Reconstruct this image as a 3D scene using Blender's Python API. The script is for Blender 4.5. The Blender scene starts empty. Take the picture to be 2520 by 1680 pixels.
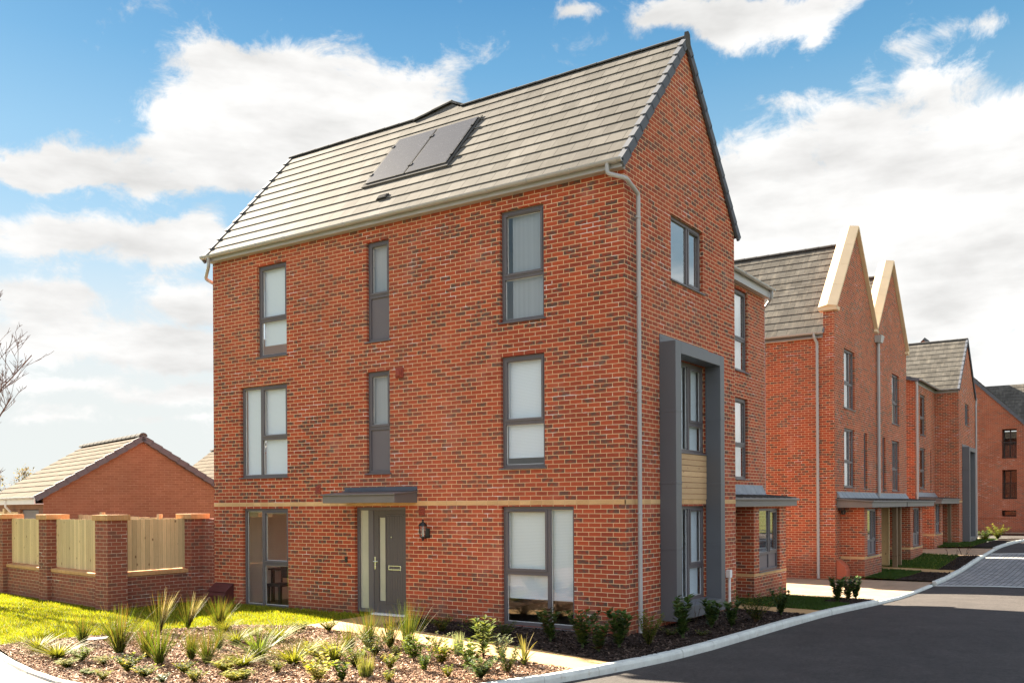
import bpy, bmesh, math, random
from mathutils import Vector, Matrix
rnd = random.Random(7)
scn = bpy.context.scene
COL = scn.collection
PI = math.pi
R = math.radians

# ------------------------------------------------------------------ node helpers
class NT:
    def __init__(s, mat):
        mat.use_nodes = True
        s.t = mat.node_tree
        s.t.nodes.clear()
    def n(s, kind, **kw):
        nd = s.t.nodes.new(kind)
        for k, v in kw.items():
            setattr(nd, k, v)
        return nd
    def l(s, a, b):
        s.t.links.new(a, b)
    def put(s, sock, v):
        if isinstance(v, bpy.types.NodeSocket):
            s.l(v, sock)
        elif v is not None:
            if isinstance(v, tuple) and len(v) == 3 and sock.type == 'RGBA':
                v = (*v, 1)
            sock.default_value = v
    def math(s, op, a, b=None, c=None, clamp=False):
        m = s.n('ShaderNodeMath', operation=op, use_clamp=clamp)
        for i, v in enumerate((a, b, c)):
            if v is not None:
                s.put(m.inputs[i], v)
        return m.outputs[0]
    def vmath(s, op, a, b=None, c=None):
        m = s.n('ShaderNodeVectorMath', operation=op)
        for i, v in enumerate((a, b, c)):
            if v is not None:
                s.put(m.inputs[i], v)
        return m.outputs['Value'] if op in ('LENGTH', 'DOT_PRODUCT', 'DISTANCE') else m.outputs[0]
    def mix(s, fac, a, b, mode='MIX'):
        m = s.n('ShaderNodeMix', data_type='RGBA', blend_type=mode)
        s.put(m.inputs[0], fac)
        s.put(m.inputs[6], a)
        s.put(m.inputs[7], b)
        return m.outputs[2]
    def noise(s, vec, scale, detail=3, rough=.55, dist=0):
        m = s.n('ShaderNodeTexNoise')
        if vec is not None:
            s.l(vec, m.inputs['Vector'])
        m.inputs['Scale'].default_value = scale
        m.inputs['Detail'].default_value = detail
        m.inputs['Roughness'].default_value = rough
        m.inputs['Distortion'].default_value = dist
        return m.outputs['Fac']
    def ramp(s, fac, stops, interp='LINEAR'):
        m = s.n('ShaderNodeValToRGB')
        cr = m.color_ramp
        cr.interpolation = interp
        while len(cr.elements) < len(stops):
            cr.elements.new(.5)
        for e, (p, c) in zip(cr.elements, stops):
            e.position = p
            e.color = (*c, 1) if isinstance(c, tuple) else (c, c, c, 1)
        s.put(m.inputs[0], fac)
        return m.outputs[0]
    def mapr(s, v, a, b, c=0, d=1, smooth=False):
        m = s.n('ShaderNodeMapRange')
        if smooth:
            m.interpolation_type = 'SMOOTHSTEP'
        s.put(m.inputs[0], v)
        for i, x in enumerate((a, b, c, d)):
            m.inputs[i + 1].default_value = x
        return m.outputs[0]
    def scale(s, vec, sx, sy, sz):
        return s.vmath('MULTIPLY', vec, (sx, sy, sz))
    def coord(s, which='UV'):
        return s.n('ShaderNodeTexCoord').outputs[which]
    def pos(s):
        return s.n('ShaderNodeNewGeometry').outputs['Position']
    def bump(s, h, strength=.3, dist=.01):
        b = s.n('ShaderNodeBump')
        s.put(b.inputs['Height'], h)
        b.inputs['Strength'].default_value = strength
        b.inputs['Distance'].default_value = dist
        return b.outputs[0]
    def out(s, color, rough=.6, spec=.5, normal=None, metal=0, trans=0., tcol=None, coat=0):
        p = s.n('ShaderNodeBsdfPrincipled')
        s.put(p.inputs['Base Color'], color)
        s.put(p.inputs['Roughness'], rough)
        s.put(p.inputs['Specular IOR Level'], spec)
        s.put(p.inputs['Metallic'], metal)
        if coat:
            p.inputs['Coat Weight'].default_value = coat
        if normal is not None:
            s.l(normal, p.inputs['Normal'])
        sh = p.outputs[0]
        if trans:
            tr = s.n('ShaderNodeBsdfTranslucent')
            s.put(tr.inputs[0], tcol if tcol is not None else color)
            mx = s.n('ShaderNodeMixShader')
            mx.inputs[0].default_value = trans
            s.l(sh, mx.inputs[1])
            s.l(tr.outputs[0], mx.inputs[2])
            sh = mx.outputs[0]
        o = s.n('ShaderNodeOutputMaterial')
        s.l(sh, o.inputs[0])

MATS = {}
def newmat(name):
    m = bpy.data.materials.new(name)
    MATS[name] = m
    return m, NT(m)

def plain(name, col, rough=.5, spec=.5, var=.12, scale=3., bump=0, bscale=60, metal=0, coat=0):
    m, t = newmat(name)
    P = t.pos()
    n1 = t.noise(P, scale, 4)
    k = t.mapr(n1, .25, .75, 1 - var, 1 + var)
    c = t.vmath('SCALE', col)
    sc = c.node
    t.put(sc.inputs[3], k)
    nrm = t.bump(t.noise(P, bscale, 3), bump, .01) if bump else None
    rr = t.mapr(n1, .2, .8, max(.03, rough - .06), min(1, rough + .06))
    t.out(c, rr, spec, nrm, metal, coat=coat)
    return m

def brickmat(name, base, alt, dark, mortar, frac=.22, white=.5, seed=0., dirt=0.):
    m, t = newmat(name)
    uv = t.coord('UV')
    uvo = t.vmath('ADD', uv, (seed, seed * .075 * 7, 0))
    P = t.pos()
    # slight waviness of the courses
    wob = t.noise(t.scale(P, 1, 1, 1), 1.6, 1)
    wv = t.n('ShaderNodeCombineXYZ')
    t.put(wv.inputs[0], t.math('MULTIPLY_ADD', wob, .012, -.006))
    t.put(wv.inputs[1], t.math('MULTIPLY_ADD', t.noise(P, 5, 1), .008, -.004))
    uvw = t.vmath('ADD', uvo, wv.outputs[0])
    b = t.n('ShaderNodeTexBrick')
    b.offset = .5
    b.inputs['Color1'].default_value = (0, 0, 0, 1)
    b.inputs['Color2'].default_value = (1, 1, 1, 1)
    b.inputs['Mortar'].default_value = (.5, .5, .5, 1)
    b.inputs['Scale'].default_value = 1
    b.inputs['Mortar Size'].default_value = .0062
    b.inputs['Mortar Smooth'].default_value = .25
    b.inputs['Bias'].default_value = 0
    b.inputs['Brick Width'].default_value = .225
    b.inputs['Row Height'].default_value = .075
    t.l(uvw, b.inputs['Vector'])
    fac = b.outputs['Fac']
    sv = t.n('ShaderNodeSeparateXYZ')
    t.l(uvw, sv.inputs[0])
    row = t.math('FLOOR', t.math('DIVIDE', sv.outputs[1], .075))
    odd = t.math('SUBTRACT', 1, t.math('ABSOLUTE', t.math('FLOORED_MODULO', row, 2)))
    colm = t.math('FLOOR', t.math('ADD', t.math('DIVIDE', sv.outputs[0], .225), t.math('MULTIPLY', odd, .5)))
    idv = t.n('ShaderNodeCombineXYZ')
    t.l(colm, idv.inputs[0])
    t.l(row, idv.inputs[1])
    wn = t.n('ShaderNodeTexWhiteNoise', noise_dimensions='2D')
    t.l(idv.outputs[0], wn.inputs['Vector'])
    tint = wn.outputs['Value']
    big = t.noise(P, .55, 3)
    mid = t.noise(P, 2.3, 3)
    fine = t.noise(P, 26, 4, .65)
    red = t.mix(t.mapr(tint, 0, 1 - frac), base, alt)
    red = t.mix(t.mapr(fine, .35, .75, 0, .35), red, alt)
    # smoky patches on some bricks, never quite filling them
    isd = t.math('GREATER_THAN', tint, t.math('SUBTRACT', 1 - frac + .1, t.math('MULTIPLY', mid, .2)))
    patch = t.mapr(t.noise(t.scale(P, 1, 1, 1.5), 9.5, 2, .5), .40, .58, 0, .95)
    dk = t.math('MULTIPLY', isd, patch)
    c = t.mix(dk, red, t.mix(fine, dark, (dark[0] * 1.9, dark[1] * 1.7, dark[2] * 1.5)))
    # lime bloom: streaks along a few beds and a faint veil
    streak = t.noise(t.scale(P, 2.2, 2.2, 16), 1.1, 3, .6)
    w = t.math('MULTIPLY', t.mapr(streak, .55, .64, 0, 1), t.mapr(t.noise(P, .9, 3), .46, .62, 0, white))
    mo = t.mix(t.mapr(mid, .3, .7), mortar, (mortar[0] * .8, mortar[1] * .78, mortar[2] * .78))
    mo = t.mix(w, mo, (.78, .74, .70))
    veil = t.math('MULTIPLY', t.mapr(t.noise(P, 1.3, 4, .6), .58, .78, 0, .2 * white), fine)
    c = t.mix(veil, c, (.62, .52, .48))
    batch = t.mapr(t.noise(t.scale(P, 1, 1, .7), .33, 2), .38, .62, 0, .45)
    c = t.mix(batch, c, t.mix(.5, c, (.42, .14, .085)))
    c = t.mix(fac, c, mo)
    pz = t.n('ShaderNodeSeparateXYZ')
    t.l(P, pz.inputs[0])
    foot_tint = t.math('MULTIPLY', t.mapr(t.math('SUBTRACT', pz.outputs[2], t.math('MULTIPLY', t.noise(P, 2.6, 4, .65), .7)), -.35, .12, 1, 0, True), .4)  # brick mixed browner towards the ground, edge broken by noise
    c = t.mix(foot_tint, c, (.13, .062, .045))
    k = t.mapr(big, .25, .75, .88, 1.1)
    c2 = t.vmath('SCALE', c)
    t.put(c2.node.inputs[3], k)
    h = t.math('ADD', t.math('MULTIPLY', t.math('SUBTRACT', 1, fac), 1.), t.math('MULTIPLY', fine, .35))
    t.out(c2, .85, .25, t.bump(h, .55, .006))
    return m

brickmat('red_brick', (.43, .082, .033), (.265, .050, .027), (.065, .046, .040), (.72, .50, .30), .29, 1.7)
brickmat('garden_brick', (.27, .075, .05), (.2, .06, .045), (.09, .05, .045), (.48, .33, .24), .2, .9, .07)
brickmat('tan_brick', (.215, .125, .082), (.175, .098, .062), (.13, .08, .055), (.30, .20, .135), .15, .2, .03)
brickmat('flat_brick', (.30, .075, .036), (.23, .055, .03), (.09, .05, .04), (.42, .28, .2), .25, .9, .11)

def blockmat(name, c1, c2, joint, w, h, ms, offset=.5, bias=0, rough=.85, uvmode='UV', bump=.3, extra=None, spec=.3):
    m, t = newmat(name)
    uv = t.coord('UV')
    b = t.n('ShaderNodeTexBrick')
    b.offset = offset
    b.inputs['Color1'].default_value = (0, 0, 0, 1)
    b.inputs['Color2'].default_value = (1, 1, 1, 1)
    b.inputs['Mortar'].default_value = (.5, .5, .5, 1)
    for k, v in (('Scale', 1), ('Mortar Size', ms), ('Mortar Smooth', .2), ('Bias', bias), ('Brick Width', w), ('Row Height', h)):
        b.inputs[k].default_value = v
    t.l(uv, b.inputs['Vector'])
    P = t.pos()
    fine = t.noise(P, 40, 4, .65)
    big = t.noise(P, 1.1, 4, .6)
    c = t.mix(b.outputs['Color'], c1, c2)
    c = t.mix(b.outputs['Fac'], c, joint)
    s = t.vmath('SCALE', c)
    k = t.math('MULTIPLY', t.mapr(big, .25, .75, .82, 1.16), t.mapr(fine, .25, .75, .9, 1.1))
    t.put(s.node.inputs[3], k)
    if extra:
        st = t.mapr(t.noise(t.scale(uv, 3.5, .9, 1), 1.5, 4, .65), .5, .72, 0, extra[1])
        s = t.mix(st, s, extra[0])
    h_ = t.math('ADD', t.math('SUBTRACT', 1, b.outputs['Fac']), t.math('MULTIPLY', fine, .3))
    t.out(s, rough, spec, t.bump(h_, bump, .004))
    return m

blockmat('roof_tile', (.110, .105, .098), (.150, .143, .134), (.048, .046, .044), .33, .3208, .0065, rough=.75, spec=.035, extra=((.215, .208, .2), .3))
blockmat('roof_tile_far', (.085, .080, .073), (.12, .114, .105), (.045, .042, .04), .33, .32, .006, rough=.95, spec=.02, extra=((.22, .2, .17), .45))
blockmat('buff_band', (.52, .32, .15), (.62, .41, .21), (.44, .3, .17), .225, .075, .003, .0)
blockmat('buff_cap', (.48, .26, .12), (.56, .32, .15), (.5, .34, .2), .075, .22, .004, .0)
blockmat('drive_block', (.30, .215, .145), (.37, .265, .18), (.2, .15, .1), .2, .1, .004)
blockmat('side_block', (.19, .135, .10), (.25, .185, .135), (.11, .08, .06), .2, .1, .006)
blockmat('grey_block', (.20, .21, .22), (.33, .335, .34), (.07, .07, .07), .24, .16, .012)
blockmat('buff_path', (.46, .29, .13), (.49, .31, .145), (.40, .26, .13), .6, .45, .0035, 0)

plain('frame_grey', (.105, .096, .108), .42, .5, .06)
blockmat('roof_tile_tan', (.115, .098, .080), (.142, .123, .102), (.04, .035, .03), .33, .33, .006, rough=.95, spec=.02, extra=((.10, .088, .073), .3))
plain('panel_grey', (.135, .12, .135), .5, .4, .05)
plain('surround_grey', (.098, .105, .122), .45, .5, .07, 1.2)
plain('canopy_grey', (.14, .135, .135), .5, .5, .07)
plain('gutter_grey', (.36, .36, .37), .38, .5, .05)
plain('verge_grey', (.105, .115, .14), .75, .15, .08)
plain('ridge_grey', (.085, .083, .082), .9, .05, .15)
plain('lead', (.20, .22, .25), .5, .5, .3, 5, .3, 14)
plain('black_metal', (.012, .012, .013), .35, .5, .1)
plain('chrome', (.75, .75, .75), .15, .5, .02, metal=1)
plain('white_plastic', (.72, .73, .74), .4, .5, .05)
plain('door_grey', (.088, .08, .082), .5, .4, .06, 3, .12, 90)
plain('maroon_plastic', (.085, .022, .022), .55, .4, .1)
plain('terracotta', (.42, .11, .06), .6, .4, .1)
plain('vent_red', (.26, .05, .03), .6, .4, .1)
plain('plaster', (.72, .69, .64), .9, .2, .04)
plain('dark_floor', (.16, .12, .09), .5, .4, .1)
plain('dark_wood', (.05, .042, .038), .4, .5, .1)
plain('coping_stone', (.70, .54, .36), .8, .3, .06, 2, .1, 60)
plain('solar_edge', (.02, .02, .022), .4, .5, .1)
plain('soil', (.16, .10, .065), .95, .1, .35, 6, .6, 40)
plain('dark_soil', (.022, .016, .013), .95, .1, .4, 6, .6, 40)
plain('earth', (.08, .085, .03), .95, .1, .3, .2, .3, 10)
plain('bark', (.10, .085, .075), .85, .2, .3, 8)
plain('twig', (.12, .08, .07), .8, .2, .2, 8)
plain('stem_brown', (.13, .08, .05), .8, .2, .2, 8)
plain('hedge_brown', (.16, .12, .07), .9, .1, .4, 3)
plain('slate', (.22, .23, .25), .6, .4, .15)
plain('glass_obscure', (.42, .43, .36), .12, .6, .12, 1.5)
plain('lamp_bulb', (.8, .76, .66), .4, .5, .02)

def woodmat(name, c1, c2, knot, along='z', plank=.1, gap=.05, wave=6.):
    m, t = newmat(name)
    uv = t.coord('UV')
    sx = t.n('ShaderNodeSeparateXYZ')
    t.l(uv, sx.inputs[0])
    a, b = (sx.outputs[0], sx.outputs[1]) if along == 'z' else (sx.outputs[1], sx.outputs[0])
    pl = t.math('FLOOR', t.math('DIVIDE', a, plank))
    fr = t.math('FRACT', t.math('DIVIDE', a, plank))
    wn = t.n('ShaderNodeTexWhiteNoise', noise_dimensions='1D')
    t.l(pl, wn.inputs['W'])
    cv = t.n('ShaderNodeCombineXYZ')
    t.put(cv.inputs[0], t.math('MULTIPLY', a, 9.))
    t.put(cv.inputs[1], t.math('MULTIPLY_ADD', b, .7, t.math('MULTIPLY', wn.outputs[0], 31.)))
    grain = t.noise(cv.outputs[0], wave, 4, .6, .6)
    c = t.mix(t.mapr(grain, .3, .7), c1, c2)
    kk = t.vmath('SCALE', c)
    t.put(kk.node.inputs[3], t.mapr(wn.outputs[0], 0, 1, .78, 1.14))
    cv2 = t.n('ShaderNodeCombineXYZ')
    t.put(cv2.inputs[0], t.math('MULTIPLY', a, 1.6))
    t.put(cv2.inputs[1], b)
    vor = t.n('ShaderNodeTexVoronoi')
    t.l(cv2.outputs[0], vor.inputs['Vector'])
    vor.inputs['Scale'].default_value = 4.2
    kn = t.mapr(vor.outputs['Distance'], .07, .17, .9, 0)
    kk = t.mix(kn, kk, knot)
    g = t.math('LESS_THAN', t.math('ABSOLUTE', t.math('SUBTRACT', fr, .5)), .5 - gap)
    kk = t.mix(g, (knot[0] * .6, knot[1] * .6, knot[2] * .6), kk)
    t.out(kk, .75, .25, t.bump(t.math('ADD', g, t.math('MULTIPLY', grain, .2)), .4, .006))
    return m
woodmat('fence_wood', (.74, .57, .335), (.62, .46, .26), (.16, .08, .035), 'z', .105, .018)
woodmat('cladding_wood', (.60, .41, .235), (.52, .34, .19), (.3, .17, .09), 'x', .103, .0)
woodmat('post_wood', (.22, .15, .09), (.17, .115, .07), (.08, .05, .03), 'z', .3, .0)
woodmat('pale_wood', (.56, .42, .22), (.5, .36, .18), (.2, .12, .06), 'z', .3, .0)

def solarmat():
    m, t = newmat('solar_cell')
    uv = t.coord('UV')
    b = t.n('ShaderNodeTexBrick')
    b.offset = 0
    for k, v in (('Scale', 1), ('Mortar Size', .002), ('Brick Width', .016), ('Row Height', .16)):
        b.inputs[k].default_value = v
    b.inputs['Color1'].default_value = b.inputs['Color2'].default_value = (.03, .031, .04, 1)
    b.inputs['Mortar'].default_value = (.085, .085, .095, 1)
    t.l(uv, b.inputs['Vector'])
    P = t.pos()
    sp = t.math('GREATER_THAN', t.noise(P, 38, 1), .74)
    c = t.mix(sp, b.outputs['Color'], (.3, .3, .3))
    t.out(c, .3, .55)
solarmat()

def glassmat(name, f0=.115, tint=(.97, .985, .985)):
    m, t = newmat(name)
    ge = t.n('ShaderNodeNewGeometry')
    cs = t.math('ABSOLUTE', t.vmath('DOT_PRODUCT', ge.outputs['Incoming'], ge.outputs['Normal']))
    fz = t.math('POWER', t.math('SUBTRACT', 1, cs, clamp=True), 5)
    frs = t.math('MULTIPLY_ADD', fz, 1 - f0, f0)
    g = t.n('ShaderNodeBsdfGlossy')
    g.inputs['Roughness'].default_value = .0
    # float glass is never perfectly flat
    t.l(t.bump(t.noise(t.pos(), 1.1, 1), .015, .1), g.inputs['Normal'])
    tr = t.n('ShaderNodeBsdfTransparent')
    tr.inputs[0].default_value = (*tint, 1)
    mx = t.n('ShaderNodeMixShader')
    t.l(frs, mx.inputs[0])
    t.l(tr.outputs[0], mx.inputs[1])
    t.l(g.outputs[0], mx.inputs[2])
    o = t.n('ShaderNodeOutputMaterial')
    t.l(mx.outputs[0], o.inputs[0])
glassmat('glass')
glassmat('glass_reflective', .50)

def blindmat():
    m, t = newmat('blind_white')
    uv = t.coord('UV')
    sx = t.n('ShaderNodeSeparateXYZ')
    t.l(uv, sx.inputs[0])
    fr = t.math('FRACT', t.math('DIVIDE', sx.outputs[1], .025))
    s = t.mapr(t.math('ABSOLUTE', t.math('SUBTRACT', fr, .5)), 0, .5, 0, 1)
    c = t.mix(s, (.74, .84, .95), (.62, .72, .83))
    t.out(c, .8, .2, None, trans=.08)
    m, t = newmat('net_grey')
    w = t.noise(t.scale(t.coord('UV'), 22, .15, 1), 1, 2)
    c = t.mix(w, (.36, .40, .45), (.56, .60, .65))
    t.out(c, .9, .1, trans=.35)
    m, t = newmat('voile')
    sx = t.n('ShaderNodeSeparateXYZ')
    t.l(t.coord('UV'), sx.inputs[0])
    w = t.noise(t.scale(t.coord('UV'), 14, .4, 1), 1, 2)
    c = t.mix(w, (.62, .68, .7), (.84, .87, .87))
    t.out(c, .9, .1, trans=.3)
blindmat()

def asphalt():
    m, t = newmat('asphalt')
    P = t.pos()
    f = t.noise(P, 130, 3, .7)
    f2 = t.noise(P, 38, 3, .7)
    big = t.noise(P, .35, 5, .6, .6)
    c = t.mix(t.mapr(f, .3, .72), (.023, .0215, .0225), (.056, .047, .044))
    c = t.mix(t.mapr(big, .3, .72, 0, .55), c, (.066, .057, .053))
    gr = t.noise(P, 17, 3, .75)
    mot = t.noise(P, 1.9, 4, .65)
    c = t.mix(t.math('GREATER_THAN', f2, .70), c, (.13, .115, .105))
    kk = t.vmath('SCALE', c)
    t.put(kk.node.inputs[3], t.math('MULTIPLY', t.mapr(gr, .3, .7, .62, 1.38), t.mapr(mot, .3, .7, .80, 1.2)))
    c = kk
    t.out(c, .86, .35, t.bump(t.math('ADD', f, t.math('MULTIPLY', f2, .6)), .55, .006))
asphalt()

def concrete():
    m, t = newmat('kerb_concrete')
    P = t.pos()
    f = t.noise(P, 60, 4, .7)
    b = t.noise(P, 4, 5, .65)
    c = t.mix(t.mapr(b, .3, .7), (.48, .51, .50), (.63, .67, .65))
    c = t.mix(t.mapr(f, .55, .8, 0, .4), c, (.3, .29, .26))
    c = t.mix(t.mapr(t.noise(P, 9, 4, .7), .62, .75, 0, .6), c, (.33, .27, .2))
    t.out(c, .85, .3, t.bump(f, .4, .004))
concrete()

def leafmat(name, trans, rough=.55, spec=.3, gain=1.0, tgain=1.5):
    m, t = newmat(name)
    a = t.n('ShaderNodeAttribute', attribute_name='Col')
    P = t.pos()
    k = t.mapr(t.noise(P, 9, 2), .25, .75, .8 * gain, 1.2 * gain)
    c = t.vmath('SCALE', a.outputs['Color'])
    t.put(c.node.inputs[3], k)
    tc = t.vmath('MULTIPLY', c, (tgain * 1.05, tgain, tgain * .55))
    t.out(c, rough, spec, trans=trans, tcol=tc)
leafmat('grass_blade', .45, tgain=1.25)
leafmat('leaf', .42, .7, .12)
leafmat('leaf_gloss', .22, .45, .3)
leafmat('chip', 0, .85, .25)

def lawnmat():
    m, t = newmat('lawn_base')
    P = t.pos()
    n = t.noise(P, 3, 4, .65)
    f = t.noise(P, 45, 3, .7)
    c = t.mix(t.mapr(n, .3, .7), (.14, .165, .012), (.20, .215, .018))
    c = t.mix(t.mapr(f, .4, .7, 0, .6), c, (.03, .05, .008))
    t.out(c, .9, .1, t.bump(f, .8, .03))
lawnmat()

# ------------------------------------------------------------------ mesh builder
class MB:
    def __init__(s):
        s.v, s.f, s.uv, s.c, s.m = [], [], [], [], []
        s.usecol = False
        s.smooth = False
    def add(s, pts, faces, uvs=None, col=None, mi=0):
        o = len(s.v)
        s.v += [tuple(p) for p in pts]
        if col is not None:
            s.usecol = True
            if isinstance(col[0], (int, float)):
                s.c += [col] * len(pts)
            else:
                s.c += list(col)
        else:
            s.c += [(1, 1, 1)] * len(pts)
        for i, f in enumerate(faces):
            s.f.append(tuple(o + k for k in f))
            s.uv.append(uvs[i] if uvs else None)
            s.m.append(mi)
    def quad(s, a, b, c, d, uv=None, mi=0, col=None):
        s.add([a, b, c, d], [(0, 1, 2, 3)], [uv] if uv else None, col, mi)
    def poly(s, pts, uv=None, mi=0):
        s.add(pts, [tuple(range(len(pts)))], [uv] if uv else None, None, mi)
    def box(s, x0, x1, y0, y1, z0, z1, mi=0):
        s.hexa([(x0, y0, z0), (x1, y0, z0), (x1, y1, z0), (x0, y1, z0), (x0, y0, z1), (x1, y0, z1), (x1, y1, z1), (x0, y1, z1)], mi)
    def hexa(s, p, mi=0):
        s.add(p, [(0, 3, 2, 1), (4, 5, 6, 7), (0, 1, 5, 4), (1, 2, 6, 5), (2, 3, 7, 6), (3, 0, 4, 7)], None, None, mi)
    def pbox(s, P, u0, u1, v0, v1, d0, d1, mi=0):
        s.hexa([P(u0, v0, d0), P(u1, v0, d0), P(u1, v0, d1), P(u0, v0, d1), P(u0, v1, d0), P(u1, v1, d0), P(u1, v1, d1), P(u0, v1, d1)], mi)
    def prism(s, poly, axis, a0, a1, mi=0):
        """extrude a 2D polygon; axis 'x': poly=(y,z), 'y': poly=(x,z), 'z': poly=(x,y)"""
        def p(q, a):
            return {'x': (a, q[0], q[1]), 'y': (q[0], a, q[1]), 'z': (q[0], q[1], a)}[axis]
        n = len(poly)
        pts = [p(q, a0) for q in poly] + [p(q, a1) for q in poly]
        fs = [tuple(range(n))[::-1], tuple(range(n, 2 * n))] + [(i, (i + 1) % n, n + (i + 1) % n, n + i) for i in range(n)]
        s.add(pts, fs, None, None, mi)
    def tube(s, path, r, n=10, caps=True, col=None, mi=0, r1=None):
        path = [Vector(p) for p in path]
        rings = []
        prev = None
        for i, p in enumerate(path):
            d = (path[min(i + 1, len(path) - 1)] - path[max(i - 1, 0)]).normalized()
            if prev is None:
                a = Vector((0, 0, 1)) if abs(d.z) < .9 else Vector((1, 0, 0))
                x = d.cross(a).normalized()
            else:
                x = (prev - d * prev.dot(d)).normalized()
            prev = x
            y = d.cross(x)
            rr = r if r1 is None else r + (r1 - r) * i / (len(path) - 1)
            rings.append([p + x * math.cos(2 * PI * k / n) * rr + y * math.sin(2 * PI * k / n) * rr for k in range(n)])
        pts = [q for ring in rings for q in ring]
        fs = []
        for i in range(len(path) - 1):
            for k in range(n):
                fs.append((i * n + k, i * n + (k + 1) % n, (i + 1) * n + (k + 1) % n, (i + 1) * n + k))
        if caps:
            fs += [tuple(range(n))[::-1], tuple(range((len(path) - 1) * n, len(path) * n))]
        s.add(pts, fs, None, col, mi)
    def lathe(s, prof, cx, cy, n=16, mi=0):
        pts = [(cx + r * math.cos(2 * PI * k / n), cy + r * math.sin(2 * PI * k / n), z) for r, z in prof for k in range(n)]
        fs = []
        for i in range(len(prof) - 1):
            for k in range(n):
                fs.append((i * n + k, i * n + (k + 1) % n, (i + 1) * n + (k + 1) % n, (i + 1) * n + k))
        s.add(pts, fs, None, None, mi)

def obj(name, mb, mats, parent=None, bevel=0, recalc=True, smooth=False):
    me = bpy.data.meshes.new(name)
    off = Vector((0, 0, 0))
    p = parent
    while p is not None:
        if not p.get('_local'):
            off += Vector(p.location)
        p = p.parent
    vv = mb.v if off.length == 0 else [(a - off.x, b - off.y, c - off.z) for a, b, c in mb.v]
    me.from_pydata(vv, [], mb.f)
    if isinstance(mats, str):
        mats = [mats]
    for k in mats:
        me.materials.append(MATS[k])
    if len(mats) > 1:
        me.polygons.foreach_set('material_index', mb.m)
    uvl = me.uv_layers.new(name='UVMap')
    buf = [0.] * (2 * len(me.loops))
    for i, poly in enumerate(me.polygons):
        u = mb.uv[i]
        if u is None:
            n = poly.normal
            ax, ay, az = abs(n.x), abs(n.y), abs(n.z)
            for li in poly.loop_indices:
                x, y, z = mb.v[me.loops[li].vertex_index]
                if az > .7:
                    buf[2 * li], buf[2 * li + 1] = x, y
                elif ax >= ay:
                    buf[2 * li], buf[2 * li + 1] = y, z
                else:
                    buf[2 * li], buf[2 * li + 1] = x, z
        else:
            for k, li in enumerate(poly.loop_indices):
                buf[2 * li], buf[2 * li + 1] = u[k]
    uvl.data.foreach_set('uv', buf)
    if mb.usecol:
        at = me.color_attributes.new('Col', 'FLOAT_COLOR', 'POINT')
        at.data.foreach_set('color', [q for c in mb.c for q in (c[0], c[1], c[2], 1)])
    if recalc and len(me.polygons) < 30000:
        bm = bmesh.new()
        bm.from_mesh(me)
        bmesh.ops.recalc_face_normals(bm, faces=bm.faces)
        bm.to_mesh(me)
        bm.free()
    if smooth:
        me.polygons.foreach_set('use_smooth', [True] * len(me.polygons))
    me.update()
    o = bpy.data.objects.new(name, me)
    COL.objects.link(o)
    if parent is not None:
        o.parent = parent
    if bevel:
        b = o.modifiers.new('bevel', 'BEVEL')
        b.width = bevel
        b.segments = 1
        b.limit_method = 'ANGLE'
        b.angle_limit = R(40)
    return o

def tag(o, label=None, cat=None, group=None, kind=None):
    for k, v in (('label', label), ('category', cat), ('group', group), ('kind', kind)):
        if v:
            o[k] = v
    return o

def thing(name, loc, label, cat, group=None, rotz=0, local=False):
    o = bpy.data.objects.new(name, None)
    COL.objects.link(o)
    o.location = loc
    o.rotation_euler = (0, 0, rotz)
    o.empty_display_size = .2
    if local:
        o['_local'] = 1
    return tag(o, label, cat, group)

def planeA(x0):
    return lambda u, v, d: (x0 - d, u, v)
def planeB(y0):
    return lambda u, v, d: (u, y0 - d, v)

def wall(mb, P, u0, u1, v0, v1, holes=(), depth=.1, uoff=0.):
    us = sorted({u0, u1, *[h[0] for h in holes], *[h[1] for h in holes]})
    vs = sorted({v0, v1, *[h[2] for h in holes], *[h[3] for h in holes]})
    for a, b in zip(us, us[1:]):
        for c, d in zip(vs, vs[1:]):
            mu, mv = (a + b) / 2, (c + d) / 2
            if any(h[0] < mu < h[1] and h[2] < mv < h[3] for h in holes):
                continue
            mb.quad(P(a, c, 0), P(b, c, 0), P(b, d, 0), P(a, d, 0), [(a + uoff, c), (b + uoff, c), (b + uoff, d), (a + uoff, d)])
    for a, b, c, d in holes:
        for (p, q, uv) in (((a, c), (a, d), 0), ((b, c), (b, d), 0), ((a, c), (b, c), 1), ((a, d), (b, d), 1)):
            e = -depth
            if uv == 0:
                t = [(p[0], p[1]), (p[0] + .1, p[1]), (q[0] + .1, q[1]), (q[0], q[1])]
                mb.quad(P(*p, 0), P(*p, e), P(*q, e), P(*q, 0), t)
            else:
                t = [(p[0], p[1]), (q[0], q[1]), (q[0], q[1] + .07), (p[0], p[1] + .07)]
                mb.quad(P(*p, 0), P(*q, 0), P(*q, e), P(*p, e), t)

def gable(mb, P, u0, u1, v, apex, uoff=0., frac=.5):
    um = u0 + (u1 - u0) * frac
    mb.poly([P(u0, v, 0), P(u1, v, 0), P(um, apex, 0)], [(u0 + uoff, v), (u1 + uoff, v), (um + uoff, apex)])

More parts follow.
